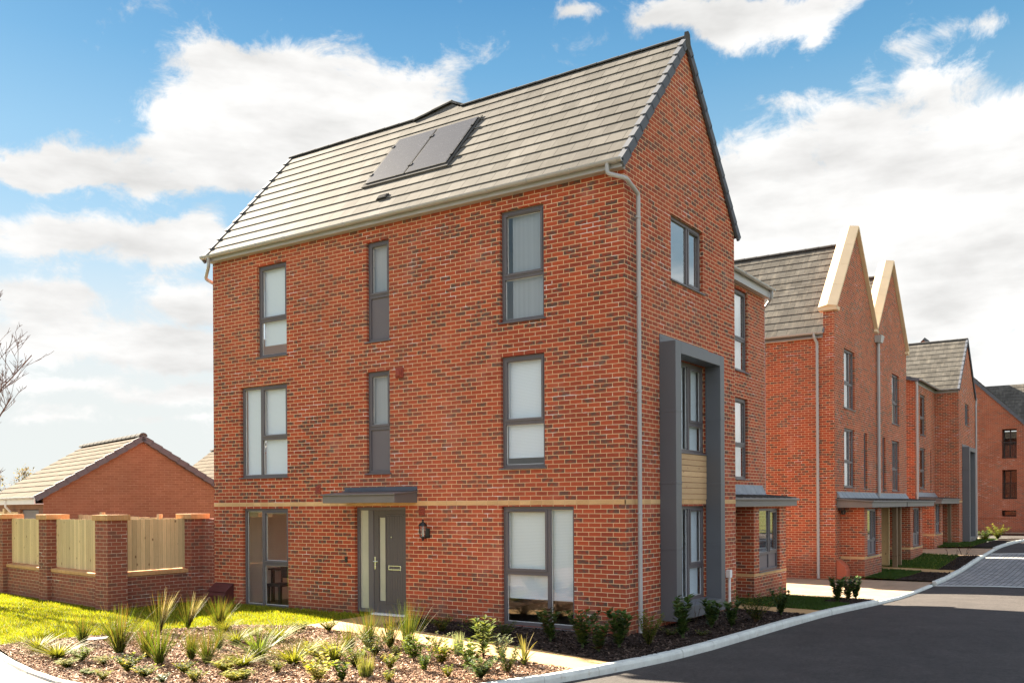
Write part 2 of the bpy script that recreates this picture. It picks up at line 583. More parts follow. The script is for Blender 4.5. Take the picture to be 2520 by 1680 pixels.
def tiles(mb, o, along, up, length, slope, gauge, thick=.026, skip=None):
    """courses of overlapping tiles: real stepped slabs. o = eave corner, along/up unit vectors"""
    o, A, U = Vector(o), Vector(along).normalized(), Vector(up).normalized()
    N = A.cross(U)
    if N.z < 0:
        N = -N
    n = max(1, round(slope / gauge))
    g = slope / n
    for i in range(n):
        s0, s1 = i * g, min((i + 1) * g + .04, slope)
        jit = 0
        a = o + U * s0
        b = o + U * s1
        p = [a, a + A * length, b + A * length, b]
        t0, t1 = N * thick, N * .006
        q = [p[0] + t0, p[1] + t0, p[2] + t1, p[3] + t1]
        r = (i + .02) * g
        top = [(0, r), (length, r), (length, r + g * .97), (0, r + g * .97)]
        mb.add(q, [(0, 1, 2, 3)], [top])
        e = [p[0], p[1], q[1], q[0]]
        mb.add(e, [(0, 1, 2, 3)], [[(0, r), (length, r), (length, r + .02), (0, r + .02)]])
        for w in ([p[0], p[3], q[3], q[0]], [p[1], p[2], q[2], q[1]]):
            mb.add(w, [(0, 1, 2, 3)], [[(0, r), (.1, r), (.1, r + .03), (0, r + .03)]])
    a, b = o + U * slope, o + A * length + U * slope
    mb.add([o - N * .01, o + A * length - N * .01, b - N * .01, a - N * .01], [(0, 1, 2, 3)])

def verge(mb, o, dirn, up, slope, gauge, thick=.035, w=.05, h=.15):
    """stepped verge caps climbing a gable edge; dirn = outward horizontal unit vector"""
    o, D, U = Vector(o), Vector(dirn), Vector(up).normalized()
    N = D.cross(U)
    if N.z < 0:
        N = -N
    n = max(1, round(slope / gauge))
    g = slope / n
    for i in range(n):
        a = o + U * (i * g - (.02 if i == 0 else .012))
        b = o + U * ((i + 1) * g + .01)
        lo, hi = thick + .014, thick - .012
        pts = []
        for q, top in ((a, lo), (b, hi)):
            pts.append((q + N * (top - h), q + D * w + N * (top - h), q + D * w + N * top, q - D * .05 + N * top, q - D * .05 + N * (top - .012), q + N * (top - .012)))
        pts = [x for r_ in pts for x in r_]
        m = 6
        fs = [tuple(range(m))[::-1], tuple(range(m, 2 * m))] + [(k, (k + 1) % m, m + (k + 1) % m, m + k) for k in range(m)]
        mb.add(pts, fs)

def ridge_tiles(mb, a, b, r=.11, seg=.45, n=7):
    a, b = Vector(a), Vector(b)
    L = (b - a).length
    d = (b - a) / L
    s = d.cross(Vector((0, 0, 1))).normalized()
    k = max(1, round(L / seg))
    for i in range(k):
        p, q = a + d * (L * i / k), a + d * (L * (i + 1) / k + .03)
        pts = []
        for w, rr in ((p, r), (q, r * .93)):
            for j in range(n):
                t = PI * (j / (n - 1))
                pts.append(w + s * math.cos(t) * rr * 1.15 + Vector((0, 0, math.sin(t) * rr - .05)))
        fs = [(j, j + 1, n + j + 1, n + j) for j in range(n - 1)] + [tuple(range(n))[::-1], tuple(range(n, 2 * n))]
        mb.add(pts, fs)

def gutter(mb, a, b, r=.058, n=9, brackets=.9, out=(0, 0, 0)):
    a, b = Vector(a), Vector(b)
    d = (b - a).normalized()
    s = d.cross(Vector((0, 0, 1))).normalized()
    if s.dot(Vector(out)) < 0:
        s = -s
    def ring(p, rr):
        return [p + s * math.cos(PI + PI * j / (n - 1)) * rr + Vector((0, 0, math.sin(PI + PI * j / (n - 1)) * rr)) for j in range(n)]
    pts = ring(a, r) + ring(b, r) + ring(a, r - .006) + ring(b, r - .006)
    fs = [(j, j + 1, n + j + 1, n + j) for j in range(n - 1)] + [(2 * n + j, 2 * n + j + 1, 3 * n + j + 1, 3 * n + j) for j in range(n - 1)]
    fs += [tuple(range(n)), tuple(range(n, 2 * n))]
    for k in (0, n - 1):
        fs.append((k, n + k, 3 * n + k, 2 * n + k))
    mb.add(pts, fs)
    L = (b - a).length
    m = max(1, int(L / brackets))
    for i in range(m + 1):
        p = a + d * (.12 + (L - .24) * i / m)
        w = d * (.022 if i % 3 else .05)
        pts = ring(p - w, r + .008) + ring(p + w, r + .008)
        mb.add(pts, [(j, j + 1, n + j + 1, n + j) for j in range(n - 1)] + [tuple(range(n)), tuple(range(n, 2 * n))])

def pipe(parent, path, r=.034, clips=(), mat='gutter_grey', axis=None, name='downpipe'):
    mb = MB()
    # round the elbows a little
    pts = [Vector(path[0])]
    for a, b, c in zip(path, path[1:], path[2:]):
        a, b, c = Vector(a), Vector(b), Vector(c)
        k = min(.05, (b - a).length * .4, (c - b).length * .4)
        pts += [b + (a - b).normalized() * k, b + ((a - b).normalized() + (c - b).normalized()) * k * .25, b + (c - b).normalized() * k]
    pts.append(Vector(path[-1]))
    mb.tube(pts, r, 12)
    for x, y, z in clips:
        mb.tube([(x, y, z - .012), (x, y, z + .012)], r + .008, 12)
        if axis == 'B':
            mb.box(x - .085, x + .085, y - .006, y + .006, z - .008, z + .008)
            mb.box(x - .02, x + .02, y, y + .05, z - .008, z + .008)
        else:
            mb.box(x - .006, x + .006, y - .085, y + .085, z - .008, z + .008)
    return obj(name, mb, mat, parent, smooth=False)

def window(parent, P, u0, u1, v0, v1, cells, blind=None, sill=True, deep=.06, glass='glass', fr=.058, blindmat='blind_white', label=None):
    """cells: (ua, ub, va, vb, kind) with kind fixed / sash / panel, in wall coordinates; the window mesh is its frame"""
    f = MB()
    d0, d1 = -deep - .07, -deep
    f.pbox(P, u0, u1, v1 - fr, v1, d0, d1)
    f.pbox(P, u0, u1, v0, v0 + fr, d0, d1)
    f.pbox(P, u0, u0 + fr, v0 + fr, v1 - fr, d0, d1)
    f.pbox(P, u1 - fr, u1, v0 + fr, v1 - fr, d0, d1)
    gl, pn, hd = MB(), MB(), MB()
    for ua, ub, va, vb, kind in cells:
        # mullion or transom half-bars where the cell edge is inside the frame
        h = .034
        a0 = ua + (h if ua > u0 + .01 else fr)
        a1 = ub - (h if ub < u1 - .01 else fr)
        b0 = va + (h if va > v0 + .01 else fr)
        b1 = vb - (h if vb < v1 - .01 else fr)
        if ua > u0 + .01:
            f.pbox(P, ua, a0, b0, b1, d0, d1 - .003)
        if ub < u1 - .01:
            f.pbox(P, a1, ub, b0, b1, d0, d1 - .003)
        if va > v0 + .01:
            f.pbox(P, max(ua, u0 + fr), min(ub, u1 - fr), va, b0, d0, d1 - .002)
        if vb < v1 - .01:
            f.pbox(P, max(ua, u0 + fr), min(ub, u1 - fr), b1, vb, d0, d1 - .002)
        if kind == 'sash':
            w = .046
            e = d1 + .012
            a0 -= .006; a1 += .006; b0 -= .006; b1 += .006
            f.pbox(P, a0, a1, b1 - w, b1, d0 + .01, e)
            f.pbox(P, a0, a1, b0, b0 + w, d0 + .01, e)
            f.pbox(P, a0, a0 + w, b0 + w, b1 - w, d0 + .01, e)
            f.pbox(P, a1 - w, a1, b0 + w, b1 - w, d0 + .01, e)
            f.pbox(P, a0 + w, a1 - w - .02, b1 - w * .62, b1 - w * .25, e, e + .014)
            a0 += w; a1 -= w; b0 += w; b1 -= w
            hd.pbox(P, a0 + .02, a0 + .035, b0 + .03, b0 + .15, d1 - .12, d1 - .105)
        dd = d1 - .03
        if kind == 'panel':
            pn.pbox(P, a0, a1, b0, b1, dd - .02, dd)
        else:
            gl.quad(P(a0, b0, dd), P(a1, b0, dd), P(a1, b1, dd), P(a0, b1, dd))
            # silver spacer bar round the sealed unit
            for q in ((a0, a1, b0, b0 + .009), (a0, a1, b1 - .009, b1), (a0, a0 + .009, b0, b1), (a1 - .009, a1, b0, b1)):
                hd.pbox(P, *q, dd - .02, dd - .006)
    w = obj('window', f, 'frame_grey', parent, bevel=.004)
    if label:
        w['label'] = label
    if gl.f:
        obj('pane', gl, glass, w, recalc=False)
    if pn.f:
        obj('panel', pn, 'panel_grey', w)
    if hd.f:
        obj('spacer', hd, 'white_plastic', w)
    if sill:
        s = MB()
        s.pbox(P, u0 - .035, u1 + .035, v0 - .028, v0 - .002, d1 - .02, .035)
        obj('sill', s, 'frame_grey', w, bevel=.003)
    if blind:
        b = MB()
        for (ua, ub, va, vb) in blind:
            nrow = max(1, int((vb - va) / .05))
            for i in range(nrow):
                z0, z1 = va + (vb - va) * i / nrow, va + (vb - va) * (i + 1) / nrow
                b.quad(P(ua, z0, d0 - .036), P(ub, z0, d0 - .036), P(ub, z1, d0 - .032), P(ua, z1, d0 - .032), [(ua, z0), (ub, z0), (ub, z1), (ua, z1)])
            b.pbox(P, ua, ub, va - .02, va, d0 - .055, d0 - .03)
        obj('blind', b, blindmat, w, recalc=False)
    return w

def rooms(parent, x0, x1, y0, y1, levels, spine=None, cross=(), top=7.3, lining=()):
    """plain plastered rooms seen through the glass: inner leaf, floors, partitions"""
    m = MB()
    for z in levels:
        m.box(x0, x1, y0, y1, z - .12, z, 1)
    m.box(x0, x1, y0, y1, top, top + .05)
    if spine is not None:
        m.box(spine, spine + .1, y0, y1, levels[0], top)
    for y in cross:
        m.box(x0, x1, y - .05, y + .05, levels[0], top)
    for P, a, b, hs in lining:
        for q in (wall(m, P, a, b, levels[0], top, hs, .02),):
            pass
    return obj('interior', m, ['plaster', 'dark_floor'], parent, recalc=False)

def winA(v0, v1, tr, u0, u1, low='fixed'):
    return [(u0, u1, tr, v1, 'sash'), (u0, u1, v0, tr, low)]

# ------------------------------------------------------------------ terrain: the plots dip gently along the street
def sm(t):
    t = max(0., min(1., t))
    return t * t * (3 - 2 * t)
def g(x):
    if x < 3:
        return 0.
    if x < 14:
        return -.30 * sm((x - 3) / 11)
    if x < 18:
        return -.30
    if x < 34:
        return -.30 + .45 * sm((x - 18) / 16)
    return .15 - .15 * sm((x - 36) / 14)

def sheet(name, poly, off, mat, step=1.0, kind='structure', uvrot=0., camber=None):
    bm = bmesh.new()
    vs = [bm.verts.new((x, y, 0)) for x, y in poly]
    bm.faces.new(vs)
    xs = [p[0] for p in poly]
    ys = [p[1] for p in poly]
    x = math.floor(min(xs)) + step
    while x < max(xs):
        if -1 < x < 52:
            bmesh.ops.bisect_plane(bm, geom=bm.verts[:] + bm.edges[:] + bm.faces[:], plane_co=(x, 0, 0), plane_no=(1, 0, 0))
        x += step
    if camber:
        for y in camber[0]:
            bmesh.ops.bisect_plane(bm, geom=bm.verts[:] + bm.edges[:] + bm.faces[:], plane_co=(0, y, 0), plane_no=(0, 1, 0))
    ca, sa = math.cos(uvrot), math.sin(uvrot)
    uvl = bm.loops.layers.uv.new('UVMap')
    for v in bm.verts:
        v.co.z = g(v.co.x) + off + (camber[1](v.co.y) if camber else 0)
    for f in bm.faces:
        for l in f.loops:
            x, y = l.vert.co.x, l.vert.co.y
            l[uvl].uv = (x * ca + y * sa, -x * sa + y * ca)
    bmesh.ops.recalc_face_normals(bm, faces=bm.faces)
    me = bpy.data.meshes.new(name)
    bm.to_mesh(me)
    bm.free()
    if me.polygons and me.polygons[0].normal.z < 0:
        me.flip_normals()
    me.materials.append(MATS[mat])
    o = bpy.data.objects.new(name, me)
    COL.objects.link(o)
    o['kind'] = kind
    return o

def inpoly(x, y, poly):
    c = False
    j = len(poly) - 1
    for i in range(len(poly)):
        xi, yi = poly[i]
        xj, yj = poly[j]
        if (yi > y) != (yj > y) and x < (xj - xi) * (y - yi) / (yj - yi) + xi:
            c = not c
        j = i
    return c

def scatter(poly, n, r_=rnd):
    xs = [p[0] for p in poly]
    ys = [p[1] for p in poly]
    out = []
    while len(out) < n:
        x, y = r_.uniform(min(xs), max(xs)), r_.uniform(min(ys), max(ys))
        if inpoly(x, y, poly):
            out.append((x, y))
    return out

# ground to the horizon
gm = MB()
N_ = 40
ext = [-900, -300, -100, -40] + list(range(-30, 71, 5)) + [100, 300, 900]
eyt = [-900, -300, -100, -40, -20, -10, 0, 10, 20, 40, 100, 300, 900]
for a, b in zip(ext, ext[1:]):
    for c, d in zip(eyt, eyt[1:]):
        gm.quad((a, c, g(a) - .3), (b, c, g(b) - .3), (b, d, g(b) - .3), (a, d, g(a) - .3))
tag(obj('ground', gm, 'earth'), kind='structure')

ROAD_Z = -.10
def cam_(y):
    t = (y + 5.0) / 3.4
    return .07 * (1 - min(1, t * t)) - 0
kerb_line = [(-12.5, 2.9), (-9.5, 1.6), (-7, .6), (-5.4, -.12), (-3.9, -.68), (-2.93, -.95), (-2.1, -1.14), (-1.2, -1.30), (0, -1.42), (1.5, -1.50), (4, -1.62), (8, -1.68), (9.7, -1.69)]
rpoly = [(p[0], p[1] - .02) for p in kerb_line] + [(16, -1.70), (46, -1.66), (47, -1.3), (48, 4), (54.5, 4), (54.5, -20), (47.5, -20), (46.5, -9.5), (44, -8.4), (-40, -8.4), (-40, 3.5), (-14, 3.5)]
sheet('road', rpoly, ROAD_Z, 'asphalt', 1.0, camber=((-2.6, -3.4, -5, -6.6, -7.5), lambda y: .075 * max(0, 1 - ((y + 5) / 3.4) ** 2)))
# raised table of grey setts with flush concrete strips
def on_road(x, y):
    return g(x) + ROAD_Z + .075 * max(0, 1 - ((y + 5) / 3.4) ** 2)
def road_patch(name, x0, x1, y0, y1, off, mat):
    m = MB()
    xs = [x0 + (x1 - x0) * i / max(1, int((x1 - x0) / .8) + 1) for i in range(max(1, int((x1 - x0) / .8) + 1) + 1)]
    ys = [y0, -2.6, -3.4, -5, -6.6, -7.5, y1]
    for a, b in zip(xs, xs[1:]):
        for c, d in zip(ys, ys[1:]):
            m.quad(*[(x, y, on_road(x, y) + off) for x, y in ((a, c), (b, c), (b, d), (a, d))])
    return tag(obj(name, m, mat), kind='structure')
road_patch('road_table', 16.9, 29.2, -1.72, -8.38, .012, 'grey_block')
road_patch('road_strip', 16.6, 16.9, -1.72, -8.38, .014, 'kerb_concrete')
road_patch('road_strip', 29.2, 29.5, -1.72, -8.38, .014, 'kerb_concrete')
sheet('pavement', [(-40, -8.5), (46, -8.5), (46, -10.3), (-40, -10.3)], .0, 'asphalt')
sheet('square', [(54.6, 4), (56.9, 4), (56.9, -20), (54.6, -20)], .06, 'drive_block', camber=None)

def kerb(name, line, up=.0, drop=.115, w=.125, stone=.915, dropped=None, mat='kerb_concrete'):
    m = MB()
    pts = [Vector((x, y, 0)) for x, y in line]
    # resample
    res = []
    for a, b in zip(pts, pts[1:]):
        n = max(1, int((b - a).length / .05))
        res += [a + (b - a) * i / n for i in range(n)]
    res.append(pts[-1])
    acc, i0 = 0, 0
    i = 1
    rk = random.Random(3)
    stones = []
    while i < len(res):
        acc += (res[i] - res[i - 1]).length
        if acc >= stone:
            stones.append((res[i0], res[i]))
            i0, acc = i, 0
        i += 1
    if i0 < len(res) - 1:
        stones.append((res[i0], res[-1]))
    for a, b in stones:
        d = (b - a).normalized()
        s = Vector((d.y, -d.x, 0))      # toward the road
        a2, b2 = a + d * .005, b - d * .005
        j = rk.uniform(-.006, .006)
        jz = rk.uniform(-.004, .004)
        pr = [(-w, -.25), (0, -.25), (0, up - .045), (-.016, up - .012), (-.034, up), (-w, up)]
        n = len(pr)
        P = []
        for q in (a2, b2):
            zq = g(q.x) + jz - (dropped(q.x) if dropped else 0)
            P += [(q.x + s.x * (u + j), q.y + s.y * (u + j), zq + v) for u, v in pr]
        m.add(P, [tuple(range(n))[::-1], tuple(range(n, 2 * n))] + [(k, (k + 1) % n, n + (k + 1) % n, n + k) for k in range(n)])
    return tag(obj(name, m, mat), kind='structure')
kerb('kerb', kerb_line, up=.012)
kerb('kerb', [(9.72, -1.69), (16.6, -1.69)], up=-.034)
kerb('kerb', [(17.2, -1.69), (27.6, -1.67)], up=.012)
kerb('kerb', [(27.65, -1.67), (31.5, -1.66)], up=-.024)
kerb('kerb', [(31.6, -1.66), (44, -1.66), (46.3, -1.2), (47.4, .2), (47.8, 4)], up=.012)
kerb('kerb', [(45.5, -8.42), (-40, -8.42)], up=.012)

# side drive at the lower left with its pale edging
edge = [(-6.2, 9.4), (-6.02, 8.2), (-6.05, 7.4), (-6.33, 6.55), (-6.69, 5.35), (-6.92, 4.22), (-6.95, 3.3), (-6.9, 2.2)]
sheet('driveway', [(x - .13, y) for x, y in edge] + [(-9, 1.4), (-12, 3), (-14, 9.4)], -.02, 'side_block', uvrot=.3)
kerb('drive_edging', edge[::-1], up=.012, w=.13)

lawn_poly = [(0, 10.06), (0, 5.45), (-.85, 5.45), (-1.74, 5.42), (-1.97, 5.67), (-2.31, 6.46), (-2.96, 6.86), (-3.45, 7.12), (-4.33, 7.38), (-4.8, 7.5), (-5.36, 7.72), (-5.9, 7.72), (-6.0, 8.2), (-6.2, 9.6), (-6.5, 20), (-.6, 20), (-2.0, 11.2), (-2.0, 10.6), (0, 10.6)]
lawn = sheet('lawn', lawn_poly, -.005, 'lawn_base')
bed_poly = [(-1.74, 5.40), (-1.97, 5.65), (-2.31, 6.44), (-2.96, 6.84), (-3.45, 7.1), (-4.33, 7.36), (-4.8, 7.48), (-5.36, 7.7), (-5.88, 7.7), (-6.03, 7.35), (-6.31, 6.55), (-6.67, 5.35), (-6.9, 4.22), (-6.93, 3.3), (-6.88, 2.2), (-7.6, .95), (-5.4, .02), (-3.9, -.54), (-3.03, -.78), (-2.88, -.1), (-2.51, 1.66), (-2.22, 2.86), (-2.0, 4.07)]
sheet('planting_bed', bed_poly, -.012, 'soil')
path_poly = [(-1.74, 5.42), (-.85, 5.45), (0.02, 5.45), (.02, 4.25), (-1.0, 4.25), (-1.12, 3.8), (-1.45, 2.46), (-1.75, 1.05), (-2.1, -.22), (-2.33, -.98), (-3.0, -.80), (-2.88, -.1), (-2.51, 1.66), (-2.22, 2.86), (-2.0, 4.07)]
sheet('path', path_poly, .004, 'buff_path', uvrot=R(77))
shade_poly = [(0, 4.25), (-1.0, 4.25), (-1.12, 3.8), (-1.45, 2.46), (-1.75, 1.05), (-2.1, -.22), (-2.30, -.98), (-1.2, -1.16), (0, -1.28), (1.5, -1.36), (4, -1.48), (4.55, -1.5), (4.75, .0), (0, 0)]
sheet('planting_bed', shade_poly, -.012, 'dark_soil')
sheet('path', [(4.6, -1.48), (5.55, -1.51), (5.85, .1), (7.0, 1.1), (4.9, 1.1), (4.9, 0), (4.78, 0)], .0, 'buff_path')
alawn = [(5.62, -1.5), (5.92, .1), (6.9, 1.08), (7.6, 1.08), (7.6, .58), (9.85, .58), (9.75, -.75), (7.9, -.85), (7.75, -1.52)]
sheet('lawn', alawn, .0, 'lawn_base')
bed2 = [(7.78, -1.52), (7.92, -.84), (9.75, -.74), (9.72, -1.56)]
sheet('planting_bed', bed2, .0, 'dark_soil')
sheet('driveway', [(9.8, -1.6), (17.4, -1.6), (17.4, -.9), (17.4, 1.2), (16.85, 1.2), (16.85, 14), (10.0, 14), (10.0, .6)], -.03, 'drive_block', uvrot=R(90))
h2lawn = [(17.5, .2), (17.3, -.6), (20.6, -.75), (20.8, -1.55), (21.4, -1.55), (21.6, .3), (22, 1.15), (17.5, 1.15)]
h2bed = [(17.3, -.62), (17.1, -1.55), (20.55, -1.55), (20.55, -.77)]
h2lawn = [(17.4, 1.2), (17.35, -.5), (20.7, -.66), (21.2, 1.2)]
sheet('lawn', h2lawn, .03, 'lawn_base')
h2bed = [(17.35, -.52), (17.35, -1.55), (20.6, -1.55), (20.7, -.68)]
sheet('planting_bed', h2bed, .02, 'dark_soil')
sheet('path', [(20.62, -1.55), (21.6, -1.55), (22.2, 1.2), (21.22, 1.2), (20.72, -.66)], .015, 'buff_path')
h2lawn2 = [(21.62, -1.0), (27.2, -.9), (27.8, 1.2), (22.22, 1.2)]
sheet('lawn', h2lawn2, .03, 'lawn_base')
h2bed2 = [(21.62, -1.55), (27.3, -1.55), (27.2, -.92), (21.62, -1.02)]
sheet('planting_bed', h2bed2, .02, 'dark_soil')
sheet('driveway', [(27.35, -1.56), (31.6, -1.56), (30.8, 1.3), (30.2, 14), (27.85, 14), (27.85, 1.2)], -.02, 'drive_block', uvrot=R(90))
h3lawn = [(31.65, -.7), (42, -.6), (42.5, .3), (40, .3), (35, .3), (35, 1.3), (30.9, 1.3)]
sheet('lawn', h3lawn, .03, 'lawn_base')
h3bed = [(31.65, -1.54), (46, -1.54), (46.8, .6), (42.6, .3), (42, -.62), (31.65, -.72)]
sheet('planting_bed', h3bed, .02, 'dark_soil')
sheet('pavement', [(42.7, .35), (47.3, .35), (47.5, 14), (40.4, 14), (40.4, .4)], .0, 'drive_block')
sheet('pavement', [(0.1, 10.2), (9.9, 10.2), (9.9, 34), (-1.4, 34), (-1.7, 13.6), (-1.2, 11)], -.03, 'side_block')

def blades(name, poly, n, hgt, cols, seed, off=0., wid=.007):
    m = MB()
    rr = random.Random(seed)
    for x, y in scatter(poly, n, rr):
        a = rr.uniform(0, 2 * PI)
        h = hgt * rr.uniform(.55, 1.25)
        ln = rr.uniform(0, .6) * h
        dx, dy = math.cos(a), math.sin(a)
        c = rr.choice(cols)
        k = rr.uniform(.8, 1.2)
        k *= 1 + .22 * math.sin(x * 2.3 + 1.7 * math.sin(y * 1.9)) * math.sin(y * 2.9 + x)
        c = tuple(q * k for q in c) if rr.random() > .1 else (c[0] * 1.15, c[1] * .8, c[2] * 2.2)
        z = g(x) + off
        b = rr.uniform(0, 2 * PI)
        m.add([(x - dy * wid, y + dx * wid, z), (x + dy * wid, y - dx * wid, z), (x + math.cos(b) * ln, y + math.sin(b) * ln, z + h)], [(0, 1, 2)], None, c)
    o = obj(name, m, 'grass_blade', recalc=False)
    return tag(o, kind='stuff')
GC = [(.20, .235, .010), (.235, .255, .012), (.25, .25, .018), (.165, .20, .008)]
near_lawn = [(0, 10.5), (0, 5.45), (-.85, 5.45), (-1.74, 5.42), (-1.97, 5.67), (-2.31, 6.46), (-2.96, 6.86), (-3.45, 7.12), (-4.33, 7.38), (-4.8, 7.5), (-5.36, 7.72), (-5.9, 7.72), (-6.0, 8.2), (-5.9, 12), (-4.2, 17), (-1.3, 17), (-2.1, 11.0), (-2.0, 10.5)]
tag(blades('grass', near_lawn, 52000, .048, GC, 1), 'short sunlit lawn grass in front of the brick garden wall', 'grass')
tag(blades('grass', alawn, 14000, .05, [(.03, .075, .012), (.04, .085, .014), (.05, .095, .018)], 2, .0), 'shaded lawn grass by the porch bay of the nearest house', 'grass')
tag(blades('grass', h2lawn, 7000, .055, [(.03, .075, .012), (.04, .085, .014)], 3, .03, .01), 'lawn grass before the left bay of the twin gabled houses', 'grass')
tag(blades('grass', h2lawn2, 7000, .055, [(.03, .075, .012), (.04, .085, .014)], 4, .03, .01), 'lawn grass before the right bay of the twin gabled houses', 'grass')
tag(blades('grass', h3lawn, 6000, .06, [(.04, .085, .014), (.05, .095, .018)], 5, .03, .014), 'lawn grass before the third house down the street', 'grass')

def chips(name, poly, n, cols, seed, size=.03):
    m = MB()
    rr = random.Random(seed)
    for x, y in scatter(poly, n, rr):
        L, W, T = size * rr.uniform(.5, 1.5), size * rr.uniform(.22, .5), size * rr.uniform(.06, .2)
        M = Matrix.Translation((x, y, g(x) + rr.uniform(-.008, .016))) @ Matrix.Rotation(rr.uniform(0, PI), 4, 'Z') @ Matrix.Rotation(rr.gauss(0, .38), 4, 'X') @ Matrix.Rotation(rr.gauss(0, .3), 4, 'Y')
        p = [M @ Vector(q) for q in ((-L, -W, 0), (L, -W * .7, 0), (L * .9, W, 0), (-L * .9, W * .8, 0), (-L, -W, T), (L, -W * .7, T), (L * .9, W, T), (-L * .9, W * .8, T))]
        c = rr.choice(cols)
        k = rr.uniform(.65, 1.35)
        m.add(p, [(4, 5, 6, 7), (0, 1, 5, 4), (1, 2, 6, 5), (2, 3, 7, 6), (3, 0, 4, 7)], None, tuple(q * k for q in c))
    return tag(obj(name, m, 'chip', recalc=False), kind='stuff')
tag(chips('bark_mulch', bed_poly, 52000, [(.30, .165, .095), (.42, .27, .175), (.17, .09, .055), (.62, .47, .35), (.25, .13, .07), (.11, .06, .04)], 11, .0215), 'sunlit bark chips covering the big planting bed', 'bark mulch')
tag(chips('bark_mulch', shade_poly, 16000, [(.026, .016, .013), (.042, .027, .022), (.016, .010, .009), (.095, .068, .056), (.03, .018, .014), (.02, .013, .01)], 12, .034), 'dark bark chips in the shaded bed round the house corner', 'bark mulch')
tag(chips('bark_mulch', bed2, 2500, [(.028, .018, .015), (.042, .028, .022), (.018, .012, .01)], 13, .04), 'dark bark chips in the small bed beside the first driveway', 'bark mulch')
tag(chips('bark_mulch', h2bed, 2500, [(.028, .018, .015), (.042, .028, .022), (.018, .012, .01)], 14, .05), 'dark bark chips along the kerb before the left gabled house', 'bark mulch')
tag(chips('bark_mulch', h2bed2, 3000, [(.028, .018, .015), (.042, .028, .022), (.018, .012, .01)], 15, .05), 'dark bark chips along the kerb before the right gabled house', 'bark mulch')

# ------------------------------------------------------------------ the corner house
H = thing('brick_house', (0, 0, 0), 'large three storey red brick corner house with solar panels on its steep grey roof', 'house')
L1, W1 = 10.06, 4.86
A, B = planeA(0), planeB(0)
WA = dict(
    w1=(1.51, 2.40, 5.25, 7.17), w2=(1.51, 2.40, 2.735, 4.66), w3=(.955, 2.40, .03, 2.07),
    w4=(4.95, 5.525, 5.235, 7.14), w5=(4.95, 5.54, 2.72, 4.66), w6=(7.74, 8.63, 5.22, 7.14), w7=(7.74, 9.17, 2.71, 4.63),
    w8=(7.73, 9.12, -.02, 2.05), door=(4.575, 5.87, -.02, 2.07))
WB = dict(b1=(1.78, 3.22, 6.03, 7.18), b2=(1.53, 3.33, 3.03, 4.66), b3=(1.53, 3.33, .34, 2.06))
EAV = 7.56
wm = MB()
wall(wm, A, 0, L1, -.3, EAV, list(WA.values()), .13)
wall(wm, B, 0, W1, -.3, EAV, list(WB.values()), .13)
gable(wm, B, 0, W1, EAV, 10.42)
wall(wm, lambda u, v, d: (W1 + d, u, v), 1.12, L1, -.3, EAV, [(7.6, 9.4, -.05, 2.07), (5.2, 6.2, -.05, 2.07), (7.4, 9.3, 3.2, 4.62), (5.0, 6.3, 3.2, 4.62), (7.5, 9.0, 5.8, 7.1), (4.6, 6.0, 5.8, 7.1)], .13)
wall(wm, lambda u, v, d: (u, L1 + d, v), 0, W1, -.3, EAV, [(.9, 2.4, 3.3, 4.6), (.9, 2.2, 5.9, 7.1)], .13)
gable(wm, lambda u, v, d: (u, L1 + d, v), 0, W1, EAV, 10.42)
obj('wall', wm, 'red_brick', H, recalc=False)
# annex set back on the street side
AY = 1.12
PA = planeB(AY)
an = MB()
ahol = [(7.87, 8.76, 5.27, 7.21), (7.87, 8.72, 2.69, 4.62), (5.35, 6.3, -.05, 2.02)]
wall(an, PA, W1, 10.0, -.4, 7.46, ahol, .13)
wall(an, lambda u, v, d: (10.0 + d, u, v), AY, 7.2, -.4, 7.46, [(2.4, 3.8, 3.2, 4.6), (2.4, 3.8, 5.8, 7.1)])
an.poly([(10.0, AY, 7.46), (10.0, 7.2, 7.46), (10.0, 7.2, 9.0)], [(AY, 7.46), (7.2, 7.46), (7.2, 9.0)])
wall(an, lambda u, v, d: (u, 7.2 + d, v), W1, 10.0, -.4, 9.0)
obj('annex_wall', an, 'red_brick', H, recalc=False)
ar = MB()
tiles(ar, (W1, AY - .12, 7.52), (1, 0, 0), (0, 6.1, 1.42), 10.12 - W1, 6.3, .33)
obj('annex_roof', ar, 'roof_tile', H)
# buff string course
bb = MB()
for a, b in ((0, L1),):
    bb.pbox(A, a, b, 2.10, 2.172, -.02, .004)
for a, b in ((-.004, 1.277), (3.503, W1)):
    bb.pbox(B, a, b, 2.10, 2.172, -.02, .004)
obj('string_course', bb, 'buff_band', H)

# windows of the long front
def WAw(key, cells, blind=None, **k):
    return window(H, A, *WA[key], cells, blind, **k)
WAw('w1', winA(5.25, 7.17, 6.02, 1.51, 2.40), [(1.55, 2.24, 5.28, 7.13)], blindmat='net_grey')
WAw('w2', winA(2.735, 4.66, 3.51, 1.51, 2.40), [(1.56, 2.35, 2.93, 4.62)])
WAw('w3', [(1.475, 2.40, .93, 2.07, 'sash'), (1.475, 2.40, .03, .93, 'fixed'), (.955, 1.475, .03, 2.07, 'fixed')], [(1.5, 2.36, .5, 2.04), (.99, 1.46, .5, 2.04)])
WAw('w4', winA(5.235, 7.14, 6.10, 4.95, 5.525, 'panel'), [(4.98, 5.5, 6.1, 7.1)], blindmat='net_grey')
WAw('w5', winA(2.72, 4.66, 3.58, 4.95, 5.54, 'panel'), [(4.98, 5.5, 3.6, 4.63)], blindmat='net_grey')
WAw('w6', winA(5.22, 7.14, 5.99, 7.74, 8.63), [(7.79, 8.58, 5.5, 7.1)])
